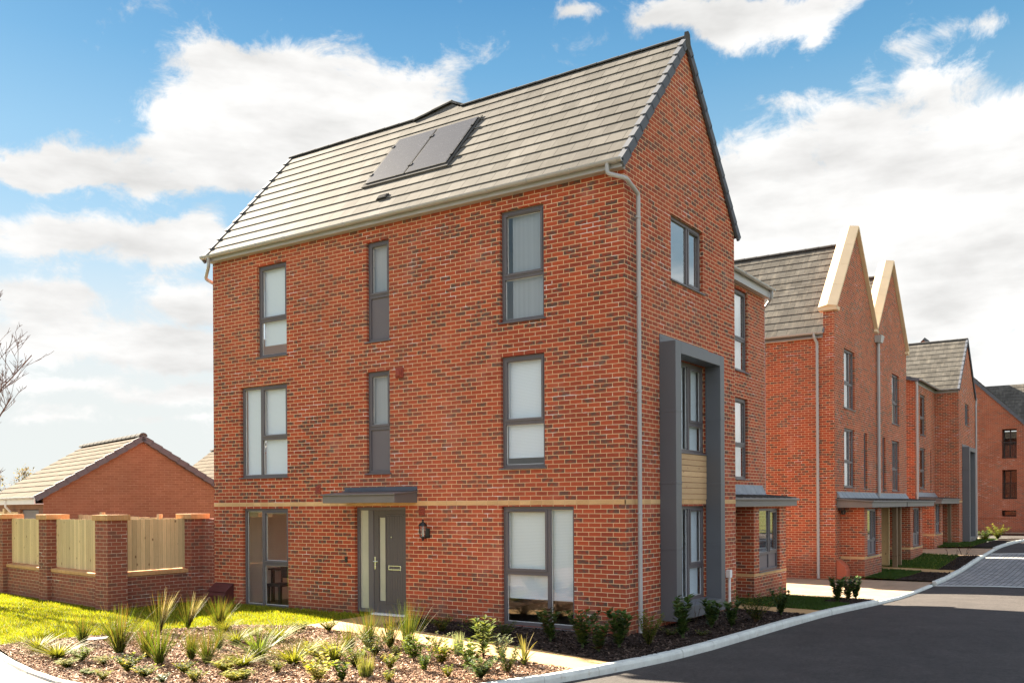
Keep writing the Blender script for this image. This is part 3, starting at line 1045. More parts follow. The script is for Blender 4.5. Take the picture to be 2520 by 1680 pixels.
WAw('w7', [(7.74, 8.575, 3.52, 4.63, 'sash'), (7.74, 8.575, 2.71, 3.52, 'fixed'), (8.575, 9.17, 2.71, 4.63, 'fixed')], [(7.79, 8.56, 2.80, 4.6), (8.6, 9.12, 2.80, 4.6)])
WAw('w8', [(7.73, 8.555, .89, 2.05, 'sash'), (7.73, 8.555, -.02, .89, 'fixed'), (8.555, 9.12, -.02, 2.05, 'fixed')], None)
window(H, B, *WB['b1'], [(1.78, 2.62, 6.03, 7.18, 'fixed'), (2.62, 3.22, 6.03, 7.18, 'sash')], None, glass='glass_reflective')
window(H, B, *WB['b2'], [(1.53, 2.66, 3.03, 4.66, 'fixed'), (2.66, 3.33, 3.56, 4.66, 'sash'), (2.66, 3.33, 3.03, 3.56, 'fixed')], [(1.6, 2.62, 3.1, 4.6), (2.7, 3.28, 3.1, 4.6)])
window(H, B, *WB['b3'], [(1.53, 2.64, .34, 2.06, 'fixed'), (2.64, 3.33, .95, 2.06, 'sash'), (2.64, 3.33, .34, .95, 'fixed')], [(1.6, 2.6, .42, 2.0), (2.68, 3.28, .42, 2.0)], sill=False)
window(H, PA, *ahol[0], winA(5.27, 7.21, 6.03, 7.87, 8.76), [(7.9, 8.72, 5.3, 7.15)], glass='glass_reflective', blindmat='voile')
window(H, PA, *ahol[1], winA(2.69, 4.62, 3.49, 7.87, 8.72), [(7.9, 8.7, 2.75, 4.6)], glass='glass_reflective', blindmat='voile')
rooms(H, .32, 4.55, .32, 9.75, (-.06, 2.5, 5.03), None, (4.2, 6.75), 7.42, [(lambda u, v, d: (u, 9.74, v), .3, 4.55, [(.9, 2.4, 3.3, 4.6), (.9, 2.2, 5.9, 7.1)]), (lambda u, v, d: (4.54, u, v), .3, 9.74, [(7.6, 9.4, -.05, 2.07), (5.2, 6.2, -.05, 2.07), (7.4, 9.3, 3.2, 4.62), (5.0, 6.3, 3.2, 4.62), (7.5, 9.0, 5.8, 7.1), (4.6, 6.0, 5.8, 7.1)])])
rooms(H, 4.9, 9.7, 1.5, 7.0, (-.06, 2.5, 5.03), None, (4.5,), 7.40)

# front door with side light
u0, u1, z0, z1 = WA['door']
df = MB()
d0, d1 = -.15, -.07
df.pbox(A, u0, u1, z1 - .06, z1, d0, d1)
df.pbox(A, u1 - .06, u1, .05, z1 - .06, d0, d1)
df.pbox(A, u0, u0 + .05, .05, z1 - .06, d0, d1)
df.pbox(A, 5.447, 5.578, .05, z1 - .06, d0, d1)
df.pbox(A, 5.578, u1 - .06, .05, .12, d0, d1)
dfo = obj('door_frame', df, 'frame_grey', H, bevel=.004)
q = MB()
q.quad(A(5.578, .12, -.11), A(u1 - .06, .12, -.11), A(u1 - .06, z1 - .06, -.11), A(5.578, z1 - .06, -.11))
obj('side_light', q, 'glass_obscure', dfo, recalc=False)
th = MB()
th.pbox(A, 4.60, 5.45, .015, .05, -.2, .02)
obj('threshold', th, 'white_plastic', dfo, bevel=.004)
st = MB()
st.pbox(A, 4.5, 5.9, -.2, -.005, -.1, .06)
obj('door_step', st, 'panel_grey', dfo)
dr = MB()
gl0, gl1, gz0, gz1 = 5.155, 5.315, .28, 1.87
la, lb = 4.625, 5.447
za, zb = .05, z1 - .06
e0, e1 = -.135, -.085
dr.pbox(A, la, gl0, za, zb, e0, e1)
dr.pbox(A, gl1, lb, za, zb, e0, e1)
dr.pbox(A, gl0, gl1, za, gz0, e0, e1)
dr.pbox(A, gl0, gl1, gz1, zb, e0, e1)
# moulded panel outlines and board grooves stand proud
for k in range(6):
    a = 4.73 + k * .062
    dr.pbox(A, a, a + .054, .27, 1.90, e1, e1 + .006)
for q_ in ((4.70, 5.13, .225, .245), (4.70, 5.13, 1.915, 1.935), (gl0 - .028, gl0 - .004, .25, 1.9), (gl1 + .004, gl1 + .028, .25, 1.9)):
    dr.pbox(A, *q_, e1, e1 + .011)
dro = obj('door', dr, 'door_grey', H, bevel=.003)
q = MB()
q.quad(A(gl0, gz0, -.11), A(gl1, gz0, -.11), A(gl1, gz1, -.11), A(gl0, gz1, -.11))
obj('door_glass', q, 'glass_obscure', dro, recalc=False)
q = MB()
for a, b, c, d in ((4.755, 5.065, .875, .893), (4.755, 5.065, .947, .965), (4.755, 4.773, .893, .947), (5.047, 5.065, .893, .947)):
    q.pbox(A, a, b, c, d, e1, e1 + .022)
q.pbox(A, 4.773, 5.047, .893, .90, e1, e1 + .012)
obj('letter_box', q, 'chrome', dro, bevel=.002)
q = MB()
q.pbox(A, 5.395, 5.425, .88, 1.12, e1, e1 + .012)
q.tube([A(5.41, 1.03, e1), A(5.41, 1.03, e1 + .06)], .009, 8)
q.tube([A(5.418, 1.03, e1 + .06), A(5.30, 1.03, e1 + .06)], .009, 8)
q.tube([A(5.41, .93, e1), A(5.41, .93, e1 + .02)], .012, 8)
obj('handle', q, 'chrome', dro)
q = MB()
q.tube([A(5.0, 1.5, e1), A(5.0, 1.5, e1 + .008)], .012, 10)
obj('spy_hole', q, 'chrome', dro)

# door canopy
cb = MB()
cy0, cy1 = 4.29, 6.09
cb.hexa([A(cy0, 2.15, 0), A(cy1, 2.15, 0), A(cy1, 2.15, .64), A(cy0, 2.15, .64), A(cy0, 2.345, 0), A(cy1, 2.345, 0), A(cy1, 2.29, .64), A(cy0, 2.29, .64)])
cb.hexa([A(cy0 - .02, 2.346, -.0), A(cy1 + .02, 2.346, -.0), A(cy1 + .02, 2.291, .68), A(cy0 - .02, 2.291, .68), A(cy0 - .02, 2.372, -.0), A(cy1 + .02, 2.372, -.0), A(cy1 + .02, 2.318, .68), A(cy0 - .02, 2.318, .68)])
cbo = obj('canopy', cb, 'canopy_grey', H, bevel=.005)
q = MB()
q.pbox(A, cy0 + .0, cy1 + .03, 2.374, 2.455, 0, .012)
q.hexa([A(cy0, 2.375, 0), A(cy1, 2.375, 0), A(cy1, 2.37, .12), A(cy0, 2.37, .12), A(cy0, 2.40, 0), A(cy1, 2.40, 0), A(cy1, 2.38, .12), A(cy0, 2.38, .12)])
for k in range(5):
    yy = cy0 + .1 + k * .4
    q.tube([A(yy, 2.43, .012), A(yy, 2.43, .018)], .012, 8)
obj('flashing', q, 'verge_grey', cbo)

# lantern beside the door
ln = MB()
lx, ly = -.15, 4.04
ln.box(-.02, 0.002, ly - .045, ly + .045, 1.50, 1.68)
ln.tube([(-.01, ly, 1.53), (-.08, ly, 1.50), (-.15, ly, 1.515)], .011, 8)
ln.lathe([(.004, 1.455), (.022, 1.47), (.012, 1.49), (.03, 1.505), (.062, 1.52), (.062, 1.535), (.0, 1.536)], lx, ly, 12)
ln.lathe([(.0, 1.722), (.068, 1.722), (.082, 1.728), (.07, 1.755), (.045, 1.785), (.02, 1.80), (.014, 1.815), (.022, 1.828), (.012, 1.842), (.0, 1.85)], lx, ly, 12)
for k in range(6):
    a = 2 * PI * (k + .5) / 6
    c_, s_ = math.cos(a), math.sin(a)
    ln.tube([(lx + c_ * .056, ly + s_ * .056, 1.53), (lx + c_ * .070, ly + s_ * .070, 1.725)], .0055, 6)
lno = obj('wall_lantern', ln, 'black_metal', H)
q = MB()
q.lathe([(.052, 1.535), (.064, 1.722)], lx, ly, 6)
obj('lantern_glass', q, 'glass', lno, recalc=False)
q = MB()
q.lathe([(.018, 1.536), (.018, 1.66), (.0, 1.67)], lx, ly, 10)
obj('bulb', q, 'lamp_bulb', lno)
# small fittings on the wall
def vent(yc, zc, w, h, mat='vent_red'):
    q = MB()
    q.pbox(A, yc - w / 2, yc + w / 2, zc - h / 2, zc + h / 2, 0, .018)
    for k in range(4):
        zz = zc - h / 2 + h * (k + .5) / 4
        q.hexa([A(yc - w / 2 + .015, zz - .01, .018), A(yc + w / 2 - .015, zz - .01, .018), A(yc + w / 2 - .015, zz - .014, .034), A(yc - w / 2 + .015, zz - .014, .034),
                A(yc - w / 2 + .015, zz + .012, .018), A(yc + w / 2 - .015, zz + .012, .018), A(yc + w / 2 - .015, zz - .006, .034), A(yc - w / 2 + .015, zz - .006, .034)])
    return obj('vent', q, mat, H, bevel=.003)
vent(4.18, 1.99, .14, .15)
vent(6.855, 2.415, .135, .16)
q = MB()
q.pbox(A, 4.60, 4.78, 4.48, 4.67, 0, .03)
q.pbox(A, 4.62, 4.76, 4.50, 4.65, .03, .05)
q.pbox(A, 4.645, 4.735, 4.52, 4.62, .05, .075)
obj('flue_cover', q, 'vent_red', H, bevel=.006)
q = MB()
q.pbox(A, 6.06, 6.12, 1.0, 1.11, 0, .025)
q.tube([A(6.09, 1.03, .025), A(6.09, 1.03, .032)], .014, 10)
obj('doorbell', q, 'black_metal', H, bevel=.004)
# half buried meter box, a hooded shape leaning on the wall
def meterbox(parent, P, u0, u1, z0, h, mat, dep=.26):
    q = MB()
    prof = [(0, z0), (dep, z0), (dep + .02, z0 + h * .45), (dep - .03, z0 + h * .62), (dep * .45, z0 + h * .9), (dep * .15, z0 + h), (0, z0 + h)]
    n = len(prof)
    pts = [P(u0, v, d) for d, v in prof] + [P(u1, v, d) for d, v in prof]
    q.add(pts, [tuple(range(n)), tuple(range(n, 2 * n))] + [(k, (k + 1) % n, n + (k + 1) % n, n + k) for k in range(n)])
    lid = MB()
    lid.hexa([P(u0 - .02, z0 + h * .60, dep - .015), P(u1 + .02, z0 + h * .60, dep - .015), P(u1 + .02, z0 + h * .64, dep - .005), P(u0 - .02, z0 + h * .64, dep - .005),
              P(u0 - .02, z0 + h * .99, .02), P(u1 + .02, z0 + h * .99, .02), P(u1 + .02, z0 + h * 1.03, .02), P(u0 - .02, z0 + h * 1.03, .02)])
    o = obj('meter_box', q, mat, parent, bevel=.012)
    obj('lid', lid, mat, o, bevel=.006)
    return o
meterbox(H, A, 9.42, 9.98, -.02, .46, 'maroon_plastic')

# grey metal surround on the gable
sp = .30
s = MB()
s.pbox(B, 1.28, 1.512, .11, 4.86, 0, sp)
s.pbox(B, 3.30, 3.50, .11, 4.86, 0, sp)
s.pbox(B, 1.512, 3.30, 4.665, 4.86, 0, sp)
s.hexa([B(1.512, .11, 0), B(3.30, .11, 0), B(3.30, .11, sp), B(1.512, .11, sp), B(1.512, .36, 0), B(3.30, .36, 0), B(3.30, .325, sp), B(1.512, .325, sp)])
for z in (1.31, 2.43, 3.65):
    s.pbox(B, 1.276, 1.516, z, z + .05, .002, sp + .004)
    s.pbox(B, 3.296, 3.504, z, z + .05, .002, sp + .004)
so = obj('window_surround', s, 'surround_grey', H, bevel=.004)
q = MB()
q.pbox(B, 1.28, 3.42, 4.862, 5.0, 0, .014)
q.tube([B(1.36, 4.94, .014), B(1.36, 4.94, .02)], .014, 8)
q.tube([B(2.4, 4.94, .014), B(2.4, 4.94, .02)], .014, 8)
obj('flashing', q, 'surround_grey', so)
q = MB()
for k in range(8):
    z = 2.18 + k * .103
    q.pbox(B, 1.513, 3.299, z, z + .097, -.0, .02)
obj('timber_cladding', q, 'cladding_wood', H, bevel=.004)
q = MB()
q.pbox(B, 1.513, 3.299, 2.10, 2.172, -.02, .006)
obj('string_course', q, 'buff_band', H)

# roof
EX, EZ = -.17, 7.50
RX, RZ = W1 / 2, 10.50
up = Vector((RX - EX, 0, RZ - EZ))
SL = up.length
up2 = Vector((-(RX - EX), 0, RZ - EZ))
rm = MB()
tiles(rm, (EX, -.02, EZ), (0, 1, 0), up, L1 + .12, SL, .3208)
tiles(rm, (W1 - EX, -.02, EZ), (0, 1, 0), up2, L1 + .12, SL, .3208)
roof = obj('roof', rm, 'roof_tile', H)
q = MB()
ridge_tiles(q, (RX, -.06, RZ + .03), (RX, 5.0, RZ + .03), .065, .45)
q.prism([(RX - .12, RZ - .15), (RX, RZ - .26), (RX + .12, RZ - .15), (RX + .07, RZ + .08), (RX, RZ + .115), (RX - .07, RZ + .08)], 'y', -.075, -.03)
obj('ridge', q, 'ridge_grey', roof)
q = MB(); ridge_tiles(q, (RX, 6.3, RZ + .03), (RX, L1 + .13, RZ + .03), .065, .45)
obj('ridge', q, 'ridge_grey', roof)
q = MB()
verge(q, (EX, -.02, EZ), (0, -1, 0), up, SL, .3208)
obj('verge_trim', q, 'verge_grey', roof)
q = MB()
verge(q, (W1 - EX, -.02, EZ), (0, -1, 0), up2, SL, .3208)
obj('verge_trim', q, 'verge_grey', roof)
q = MB()
verge(q, (EX, L1 + .10, EZ), (0, 1, 0), up, SL, .3208)
obj('verge_trim', q, 'verge_grey', roof)
Nn = Vector((-up.z, 0, up.x)).normalized()
Uu = up.normalized()
def onroof(y, s, h):
    p = Vector((EX, y, EZ)) + Uu * s + Nn * h
    return (p.x, p.y, p.z)
for (ya, yb) in ((4.135, 5.155), (5.185, 6.205)):
    q = MB()
    sa, sb = 1.42, 3.06
    P_ = lambda u, v, d: onroof(u, v, d + .032)
    q.pbox(P_, ya, yb, sa, sb, 0, .035)
    pan = obj('solar_panel', q, 'solar_edge', roof)
    q = MB()
    q.quad(*[P_(a, b, .037) for a, b in ((ya + .018, sa + .018), (yb - .018, sa + .018), (yb - .018, sb - .018), (ya + .018, sb - .018))], [(ya, sa), (yb, sa), (yb, sb), (ya, sb)])
    obj('solar_cells', q, 'solar_cell', pan, recalc=False)
    for a in (ya, yb):
        for b in (sa + .3, sb - .3):
            q = MB(); q.pbox(P_, a - .03, a + .03, b - .04, b + .04, .035, .05)
            obj('clamp', q, 'black_metal', pan)
q = MB()
P_ = lambda u, v, d: onroof(u, v, d)
q.pbox(P_, 4.07, 6.27, 1.33, 1.42, .03, .046)
q.pbox(P_, 6.215, 6.27, 1.42, 3.12, .03, .048)
q.pbox(P_, 4.07, 4.125, 1.42, 3.12, .03, .048)
obj('flashing', q, 'ridge_grey', roof)
q = MB()
q.pbox(P_, 5.23, 5.48, .66, .80, .02, .05)
for k in range(5):
    q.pbox(P_, 5.25, 5.46, .675 + k * .024, .685 + k * .024, .05, .058)
obj('roof_vent', q, 'black_metal', roof)
# little cross gable whose capping just clears the ridge: the main slope runs on up to it
q = MB()
q.add([(2.40, 5.03, 10.47), (2.40, 6.27, 10.47), (2.62, 5.47, 10.735), (4.4, 5.03, 10.47), (4.4, 6.27, 10.47), (4.4, 5.47, 10.735)],
      [(0, 1, 2), (3, 5, 4), (0, 2, 5, 3), (1, 4, 5, 2), (0, 3, 4, 1)])
cg = obj('cross_gable', q, 'roof_tile', H)
q = MB()
for a, b in (((2.40, 6.30, 10.49), (2.51, 5.88, 10.63)), ((2.51, 5.88, 10.63), (2.62, 5.46, 10.765)), ((2.62, 5.47, 10.765), (2.85, 5.22, 10.70)), ((2.85, 5.22, 10.70), (3.1, 5.0, 10.62))):
    ridge_tiles(q, a, b, .085, .6)
obj('capping', q, 'roof_tile', cg)

# fascia, gutters, pipes
q = MB()
q.box(-.02, .0, -.025, L1 + .02, 7.415, 7.60)
q.box(-.13, -.02, -.025, L1 + .02, 7.415, 7.43)
q.box(-.145, -.13, -.04, L1 + .03, 7.415, 7.54)
obj('fascia', q, 'gutter_grey', H, bevel=.003)
q = MB()
gutter(q, (-.205, -.07, 7.535), (-.205, L1 + .12, 7.535), .058, brackets=.82, out=(-1, 0, 0))
obj('gutter', q, 'gutter_grey', H, recalc=False)
pipe(H, [(-.205, .19, 7.50), (-.205, .19, 7.335), (-.10, -.09, 7.235), (.335, -.085, 7.10), (.335, -.085, .0)], .036, [(.335, -.085, z) for z in (6.72, 5.45, 3.92, 1.95, .39)], axis='B')
pipe(H, [(-.205, L1 - .12, 7.50), (-.205, L1 - .12, 7.30), (-.06, L1 + .17, 7.10), (.3, L1 + .07, 6.95), (.3, L1 + .07, .0)], .036)
q = MB()
q.box(W1, 10.05, AY - .14, AY, 7.30, 7.50)
obj('fascia', q, 'gutter_grey', H, bevel=.003)
q = MB()
gutter(q, (W1, AY - .2, 7.53), (10.15, AY - .2, 7.53), .058, brackets=.9, out=(0, -1, 0))
obj('gutter', q, 'gutter_grey', H, recalc=False)
pipe(H, [(9.98, AY - .2, 7.5), (9.98, AY - .2, 7.3), (10.06, AY + .05, 7.05), (10.06, AY + .05, -.2)], .036)
# service duct at the right of the gable
q = MB()
q.box(4.30, 4.42, -.09, 0, .64, .79)
q.tube([(4.36, -.05, .66), (4.36, -.05, -.1)], .028, 10)
obj('service_duct', q, 'white_plastic', H, bevel=.004)

# porch bay
by = .60
PB = planeB(by)
bm_ = MB()
bh = [(8.0, 9.48, .5, 1.98)]
wall(bm_, PB, 7.64, 10.0, -.4, 2.03, bh, .13)
wall(bm_, planeA(7.64), by, AY, -.4, 2.03)
wall(bm_, lambda u, v, d: (10.0 + d, u, v), by, AY, -.4, 2.03)
bay = obj('bay', bm_, 'red_brick', H, recalc=False)
q = MB()
q.pbox(PB, 7.636, 10.004, .405, .472, -.02, .004)
q.box(7.636, 7.66, by + .02, AY, .405, .472)
obj('string_course', q, 'buff_band', bay)
window(H, PB, *bh[0], [(8.0, 8.86, .91, 1.98, 'fixed'), (8.86, 9.48, .91, 1.98, 'sash'), (8.0, 8.86, .5, .91, 'panel'), (8.86, 9.48, .5, .91, 'panel')], None, glass='glass_reflective')
q = MB()
q.hexa([(4.87, .38, 2.03), (10.2, .38, 2.03), (10.2, AY, 2.03), (4.87, AY, 2.03), (4.87, .38, 2.17), (10.2, .38, 2.17), (10.2, AY, 2.25), (4.87, AY, 2.25)])
q.hexa([(4.87, .33, 2.172), (10.25, .33, 2.172), (10.25, AY, 2.252), (4.87, AY, 2.252), (4.87, .33, 2.225), (10.25, .33, 2.225), (10.25, AY, 2.30), (4.87, AY, 2.30)])
pc = obj('porch_canopy', q, 'canopy_grey', H, bevel=.005)
q = MB()
for k in range(13):
    x = 4.95 + k * .42
    q.hexa([(x, .34, 2.226), (x + .035, .34, 2.226), (x + .035, AY, 2.301), (x, AY, 2.301), (x, .34, 2.255), (x + .035, .34, 2.255), (x + .035, AY, 2.33), (x, AY, 2.33)])
obj('standing_seam', q, 'ridge_grey', pc)
q = MB()
for k in range(7):
    x0_ = 4.88 + k * .70
    x1_ = min(x0_ + .695, 9.75)
    q.hexa([(x0_, AY - .14, 2.31), (x1_, AY - .14, 2.31), (x1_, AY - .001, 2.32), (x0_, AY - .001, 2.32), (x0_, AY - .10, 2.34), (x1_, AY - .10, 2.34), (x1_, AY - .001, 2.56), (x0_, AY - .001, 2.56)])
obj('flashing', q, 'lead', pc, bevel=.01)
q = MB()
q.pbox(PA, 5.35, 6.3, -.05, 2.02, -.13, -.08)
q.pbox(PA, 5.42, 6.23, .05, 1.95, -.08, -.07)
obj('door', q, 'door_grey', H, bevel=.004)

# ------------------------------------------------------------------ furniture seen through the ground floor window
ch = thing('dining_chair', (.75, 8.8, -.06), 'dark dining chair standing inside the ground floor window left of the front door', 'chair')
q = MB(); q.box(.54, .96, 8.6, 9.02, .36, .42); obj('seat', q, 'dark_wood', ch, bevel=.01)
q = MB(); q.box(.93, .97, 8.62, 9.0, .52, .90); q.box(.93, .97, 8.62, 8.66, .42, .52); q.box(.93, .97, 8.96, 9.0, .42, .52); obj('backrest', q, 'dark_wood', ch, bevel=.01)
for x, y in ((.56, 8.62), (.90, 8.62), (.56, 8.96), (.90, 8.96)):
    q = MB(); q.hexa([(x, y, -.06), (x + .035, y, -.06), (x + .035, y + .035, -.06), (x, y + .035, -.06), (x - .005, y - .005, .36), (x + .045, y - .005, .36), (x + .045, y + .045, .36), (x - .005, y + .045, .36)]); obj('leg', q, 'dark_wood', ch)
tb = thing('dining_table', (1.5, 8.9, -.06), 'dark dining table inside the ground floor window behind the chair', 'table')
q = MB(); q.box(1.1, 1.95, 8.1, 9.6, .66, .70); obj('tabletop', q, 'dark_wood', tb, bevel=.006)
for x, y in ((1.14, 8.15), (1.85, 8.15), (1.14, 9.48), (1.85, 9.48)):
    q = MB(); q.box(x, x + .06, y, y + .06, -.06, .66); obj('leg', q, 'dark_wood', tb)

# ------------------------------------------------------------------ garden wall: brick piers, dwarf wall, timber infill
GW = thing('garden_wall', (-2.07, 10.7, 0), 'low dark red brick wall with piers and timber infill panels left of the corner house', 'garden wall')
piers = [(-2.07, 10.68, 0), (-1.60, 13.66, R(-7)), (-1.17, 16.38, R(-8)), (-.75, 19.2, R(-8)), (-.06, 10.72, 0)]
def rotbox(m, c, hx, hy, z0, z1, a):
    ca, sa = math.cos(a), math.sin(a)
    p = [(c[0] + x * ca - y * sa, c[1] + x * sa + y * ca, z) for z in (z0, z1) for x, y in ((-hx, -hy), (hx, -hy), (hx, hy), (-hx, hy))]
    m.hexa(p)
for i, (x, y, a) in enumerate(piers):
    hx = .22 if i < 4 else .21
    q = MB(); rotbox(q, (x, y), hx, .22, -.2, 1.83, a)
    po = obj('pier', q, 'garden_brick', GW)
    q = MB(); rotbox(q, (x, y), hx + .045, .265, 1.83, 1.945, a)
    obj('cap', q, 'buff_cap', po, bevel=.006)
q = MB(); q.box(.03, .4, 10.08, 10.9, -.2, 1.83); obj('wall_filler', q, 'garden_brick', GW)  # hidden filler added behind the house corner, blocks light through the gap
segs = [((piers[0][0] + .22, 10.72), (piers[4][0] - .2, 10.74)), ((-2.04, 10.9), (-1.63, 13.44)), ((-1.57, 13.88), (-1.20, 16.16)), ((-1.14, 16.6), (-.78, 18.98))]
for a, b in segs:
    a, b = Vector((*a, 0)), Vector((*b, 0))
    d = (b - a).normalized(); s_ = Vector((d.y, -d.x, 0))
    if s_.x + s_.y > 0:
        s_ = -s_
    def Q(u, v, dd, a=a, d=d, s_=s_):
        p = a + d * u + s_ * dd
        return (p.x, p.y, v)
    L_ = (b - a).length
    q = MB(); q.pbox(Q, 0, L_, -.2, .66, -.11, .11)
    for f_i in range(len(q.f)):
        pass
    obj('dwarf_wall', q, 'garden_brick', GW)
    q = MB()
    q.hexa([Q(0, .66, -.13), Q(L_, .66, -.13), Q(L_, .66, .14), Q(0, .66, .14), Q(0, .77, -.13), Q(L_, .77, -.13), Q(L_, .73, .14), Q(0, .73, .14)])
    obj('coping', q, 'buff_cap', GW, bevel=.006)
    q = MB()
    n = int(L_ / .105)
    for k in range(n):
        u = L_ * k / n
        q.pbox(Q, u + .0012, u + L_ / n - .0012, .762 + rnd.uniform(-.004, .004), 1.84 + rnd.uniform(-.006, .006), -.01, .008 + rnd.uniform(0, .003))
    for z in (.88, 1.72):
        q.pbox(Q, 0, L_, z, z + .07, -.07, -.012)
    obj('timber_panel', q, 'fence_wood', GW)

FT = thing('timber_fence', (2.0, 18, 0), 'pale close boarded timber fence behind the brick garden wall', 'fence')
q = MB(); n = 90
for k in range(n):
    y0_, y1_ = 11.2 + 12.3 * k / n, 11.2 + 12.3 * (k + 1) / n
    t = k / n
    q.box(2.0 + rnd.uniform(0, .01), 2.02 + rnd.uniform(0, .006), y0_ + .004, y1_ - .003, 0, 1.74 + .26 * t + rnd.uniform(-.006, .006))
obj('board_panel', q, 'fence_wood', FT)
for k in range(5):
    y = 12.2 + k * 2.6
    q = MB(); q.box(1.93, 2.04, y - .05, y + .05, 0, 1.80 + .26 * (y - 11.2) / 12.3 + .03)
    obj('post', q, 'fence_wood', FT)

# ------------------------------------------------------------------ garages and small roofs to the left
def garage(name, loc, rz, w, L, eave, ridge, wallmat, tilemat, label, cat, door=True):
    t = thing(name, loc, label, cat, None, rz, local=True)
    m = MB()
    # local: x across (gable width), y along the ridge, gable at y=0 faces -y
    wall(m, planeB(0), -w / 2, w / 2, -.3, eave)
    m.poly([(-w / 2, 0, eave), (w / 2, 0, eave), (0, 0, ridge - .06)], [(-w / 2, eave), (w / 2, eave), (0, ridge)])
    wall(m, planeA(-w / 2), 0, L, -.3, eave, [(.5, 2.9, -.3, 2.05)] if door else [], .15)
    wall(m, planeA(w / 2), 0, L, -.3, eave)
    wall(m, lambda u, v, d: (u, L, v), -w / 2, w / 2, -.3, eave)
    obj('wall', m, wallmat, t, recalc=False)
    m = MB()
    o_ = .22
    rise = (ridge - eave) / (w / 2)
    for s_ in (-1, 1):
        U = Vector((-s_, 0, rise))
        st_ = Vector((s_ * (w / 2 + o_), -.05, eave - rise * o_))
        tiles(m, st_, (0, 1, 0), U, L + .1, U.normalized().length * math.hypot(w / 2 + o_, rise * (w / 2 + o_)), .33)
    r_ = obj('roof', m, tilemat, t)
    m = MB()
    for s_ in (-1, 1):
        U = Vector((-s_, 0, rise))
        st_ = Vector((s_ * (w / 2 + o_), -.05, eave - rise * o_))
        verge(m, st_, (0, -1, 0), U, math.hypot(w / 2 + o_, rise * (w / 2 + o_)), .33, w=.06, h=.17)
    obj('verge_trim', m, 'verge_grey', r_)
    m = MB(); ridge_tiles(m, (0, -.08, ridge + .05), (0, L + .1, ridge + .05), .11)
    obj('ridge', m, 'ridge_grey', r_)
    m = MB(); m.box(-w / 2 - o_ - .02, -w / 2 - o_ + .01, -.05, L, eave - rise * o_ - .2, eave - rise * o_ + .02)
    m.box(-w / 2 - o_, -w / 2, -.05, L, eave - rise * o_ - .2, eave - rise * o_ - .18)
    obj('fascia', m, 'white_plastic', t)
    m = MB(); gutter(m, (-w / 2 - o_ - .06, 0, eave - rise * o_), (-w / 2 - o_ - .06, L, eave - rise * o_), .055, out=(-1, 0, 0))
    obj('gutter', m, 'gutter_grey', t, recalc=False)
    if door:
        m = MB()
        P = planeA(-w / 2)
        for k in range(6):
            m.pbox(P, .5, 2.9, -.3 + k * .39, -.3 + k * .39 + .38, -.12, -.08)
        obj('garage_door', m, 'panel_grey', t, bevel=.005)
        m = MB(); x = -w / 2 - .06
        m.tube([(x - .2, 3.6, eave - .2), (x - .2, 3.6, eave - .4), (x + .02, 3.6, eave - .65), (x + .02, 3.6, -.2)], .035, 8)
        obj('downpipe', m, 'white_plastic', t)
    return t
rg = math.atan2(.958, .286) - PI / 2
garage('garage', (3.74, 18.09, 0), rg, 5.5, 6.4, 2.53, 4.22, 'tan_brick', 'roof_tile_tan', 'tan brick garage with a plain gable and sunlit tiled roof behind the garden wall', 'garage')
garage('garage', (11.5, 35.4, 0), rg, 6.2, 4.2, 2.3, 3.85, 'tan_brick', 'roof_tile_tan', 'distant garage whose pale roof shows at the far left edge of the photo', 'garage', False)
garage('garage', (18.4, 29.0, 0), rg, 6.4, 7.5, 2.7, 5.2, 'flat_brick', 'roof_tile_tan', 'distant red brick outbuilding whose pale roof shows between the tan gable and the corner house', 'garage', False)

# ------------------------------------------------------------------ the twin gabled pair
X0, X1, X2, Y2 = 16.85, 22.35, 27.85, 1.2
T = thing('gabled_house_pair', (X0, Y2, -.3), 'pair of red brick houses with twin steep gables capped in cream stone', 'house')
P2 = planeB(Y2)
h2w = [(18.02, 19.38, 5.21, 7.17), (18.0, 19.35, 2.62, 4.56), (20.62, 21.08, 2.59, 4.555),
       (25.14, 26.44, 5.19, 7.15), (25.08, 26.38, 2.56, 4.53), (23.48, 23.97, 2.57, 4.57), (21.0, 21.9, -.25, 1.95), (22.8, 23.7, -.25, 1.95)]
m = MB()
wall(m, P2, X0, X2, -.6, 7.3, h2w, .13)
wall(m, planeA(X0), Y2, 11.2, -.6, 7.52)
wall(m, lambda u, v, d: (X2 + d, u, v), Y2, 11.2, -.6, 7.52)
wall(m, lambda u, v, d: (u, 11.2 + d, v), X0, X2, -.6, 7.52)
for a, b in ((X0, X1), (X1, X2)):
    mid = (a + b) / 2
    gable(m, lambda u, v, d: (u, 11.2 + d, v), a, b, 7.52, 10.8)
    fr = [(a, 7.3), (b, 7.3), (b, 8.33), (mid, 11.40), (a, 8.33)]
    m.poly([(x, Y2, z) for x, z in fr], fr)
    m.poly([(x, Y2 + .34, z) for x, z in fr], fr)
for x in (X0, X2):
    m.quad((x, Y2, 7.52), (x, Y2 + .34, 7.52), (x, Y2 + .34, 8.33), (x, Y2, 8.33), [(Y2, 7.52), (Y2 + .34, 7.52), (Y2 + .34, 8.33), (Y2, 8.33)])
obj('wall', m, 'red_brick', T, recalc=False)
m = MB()
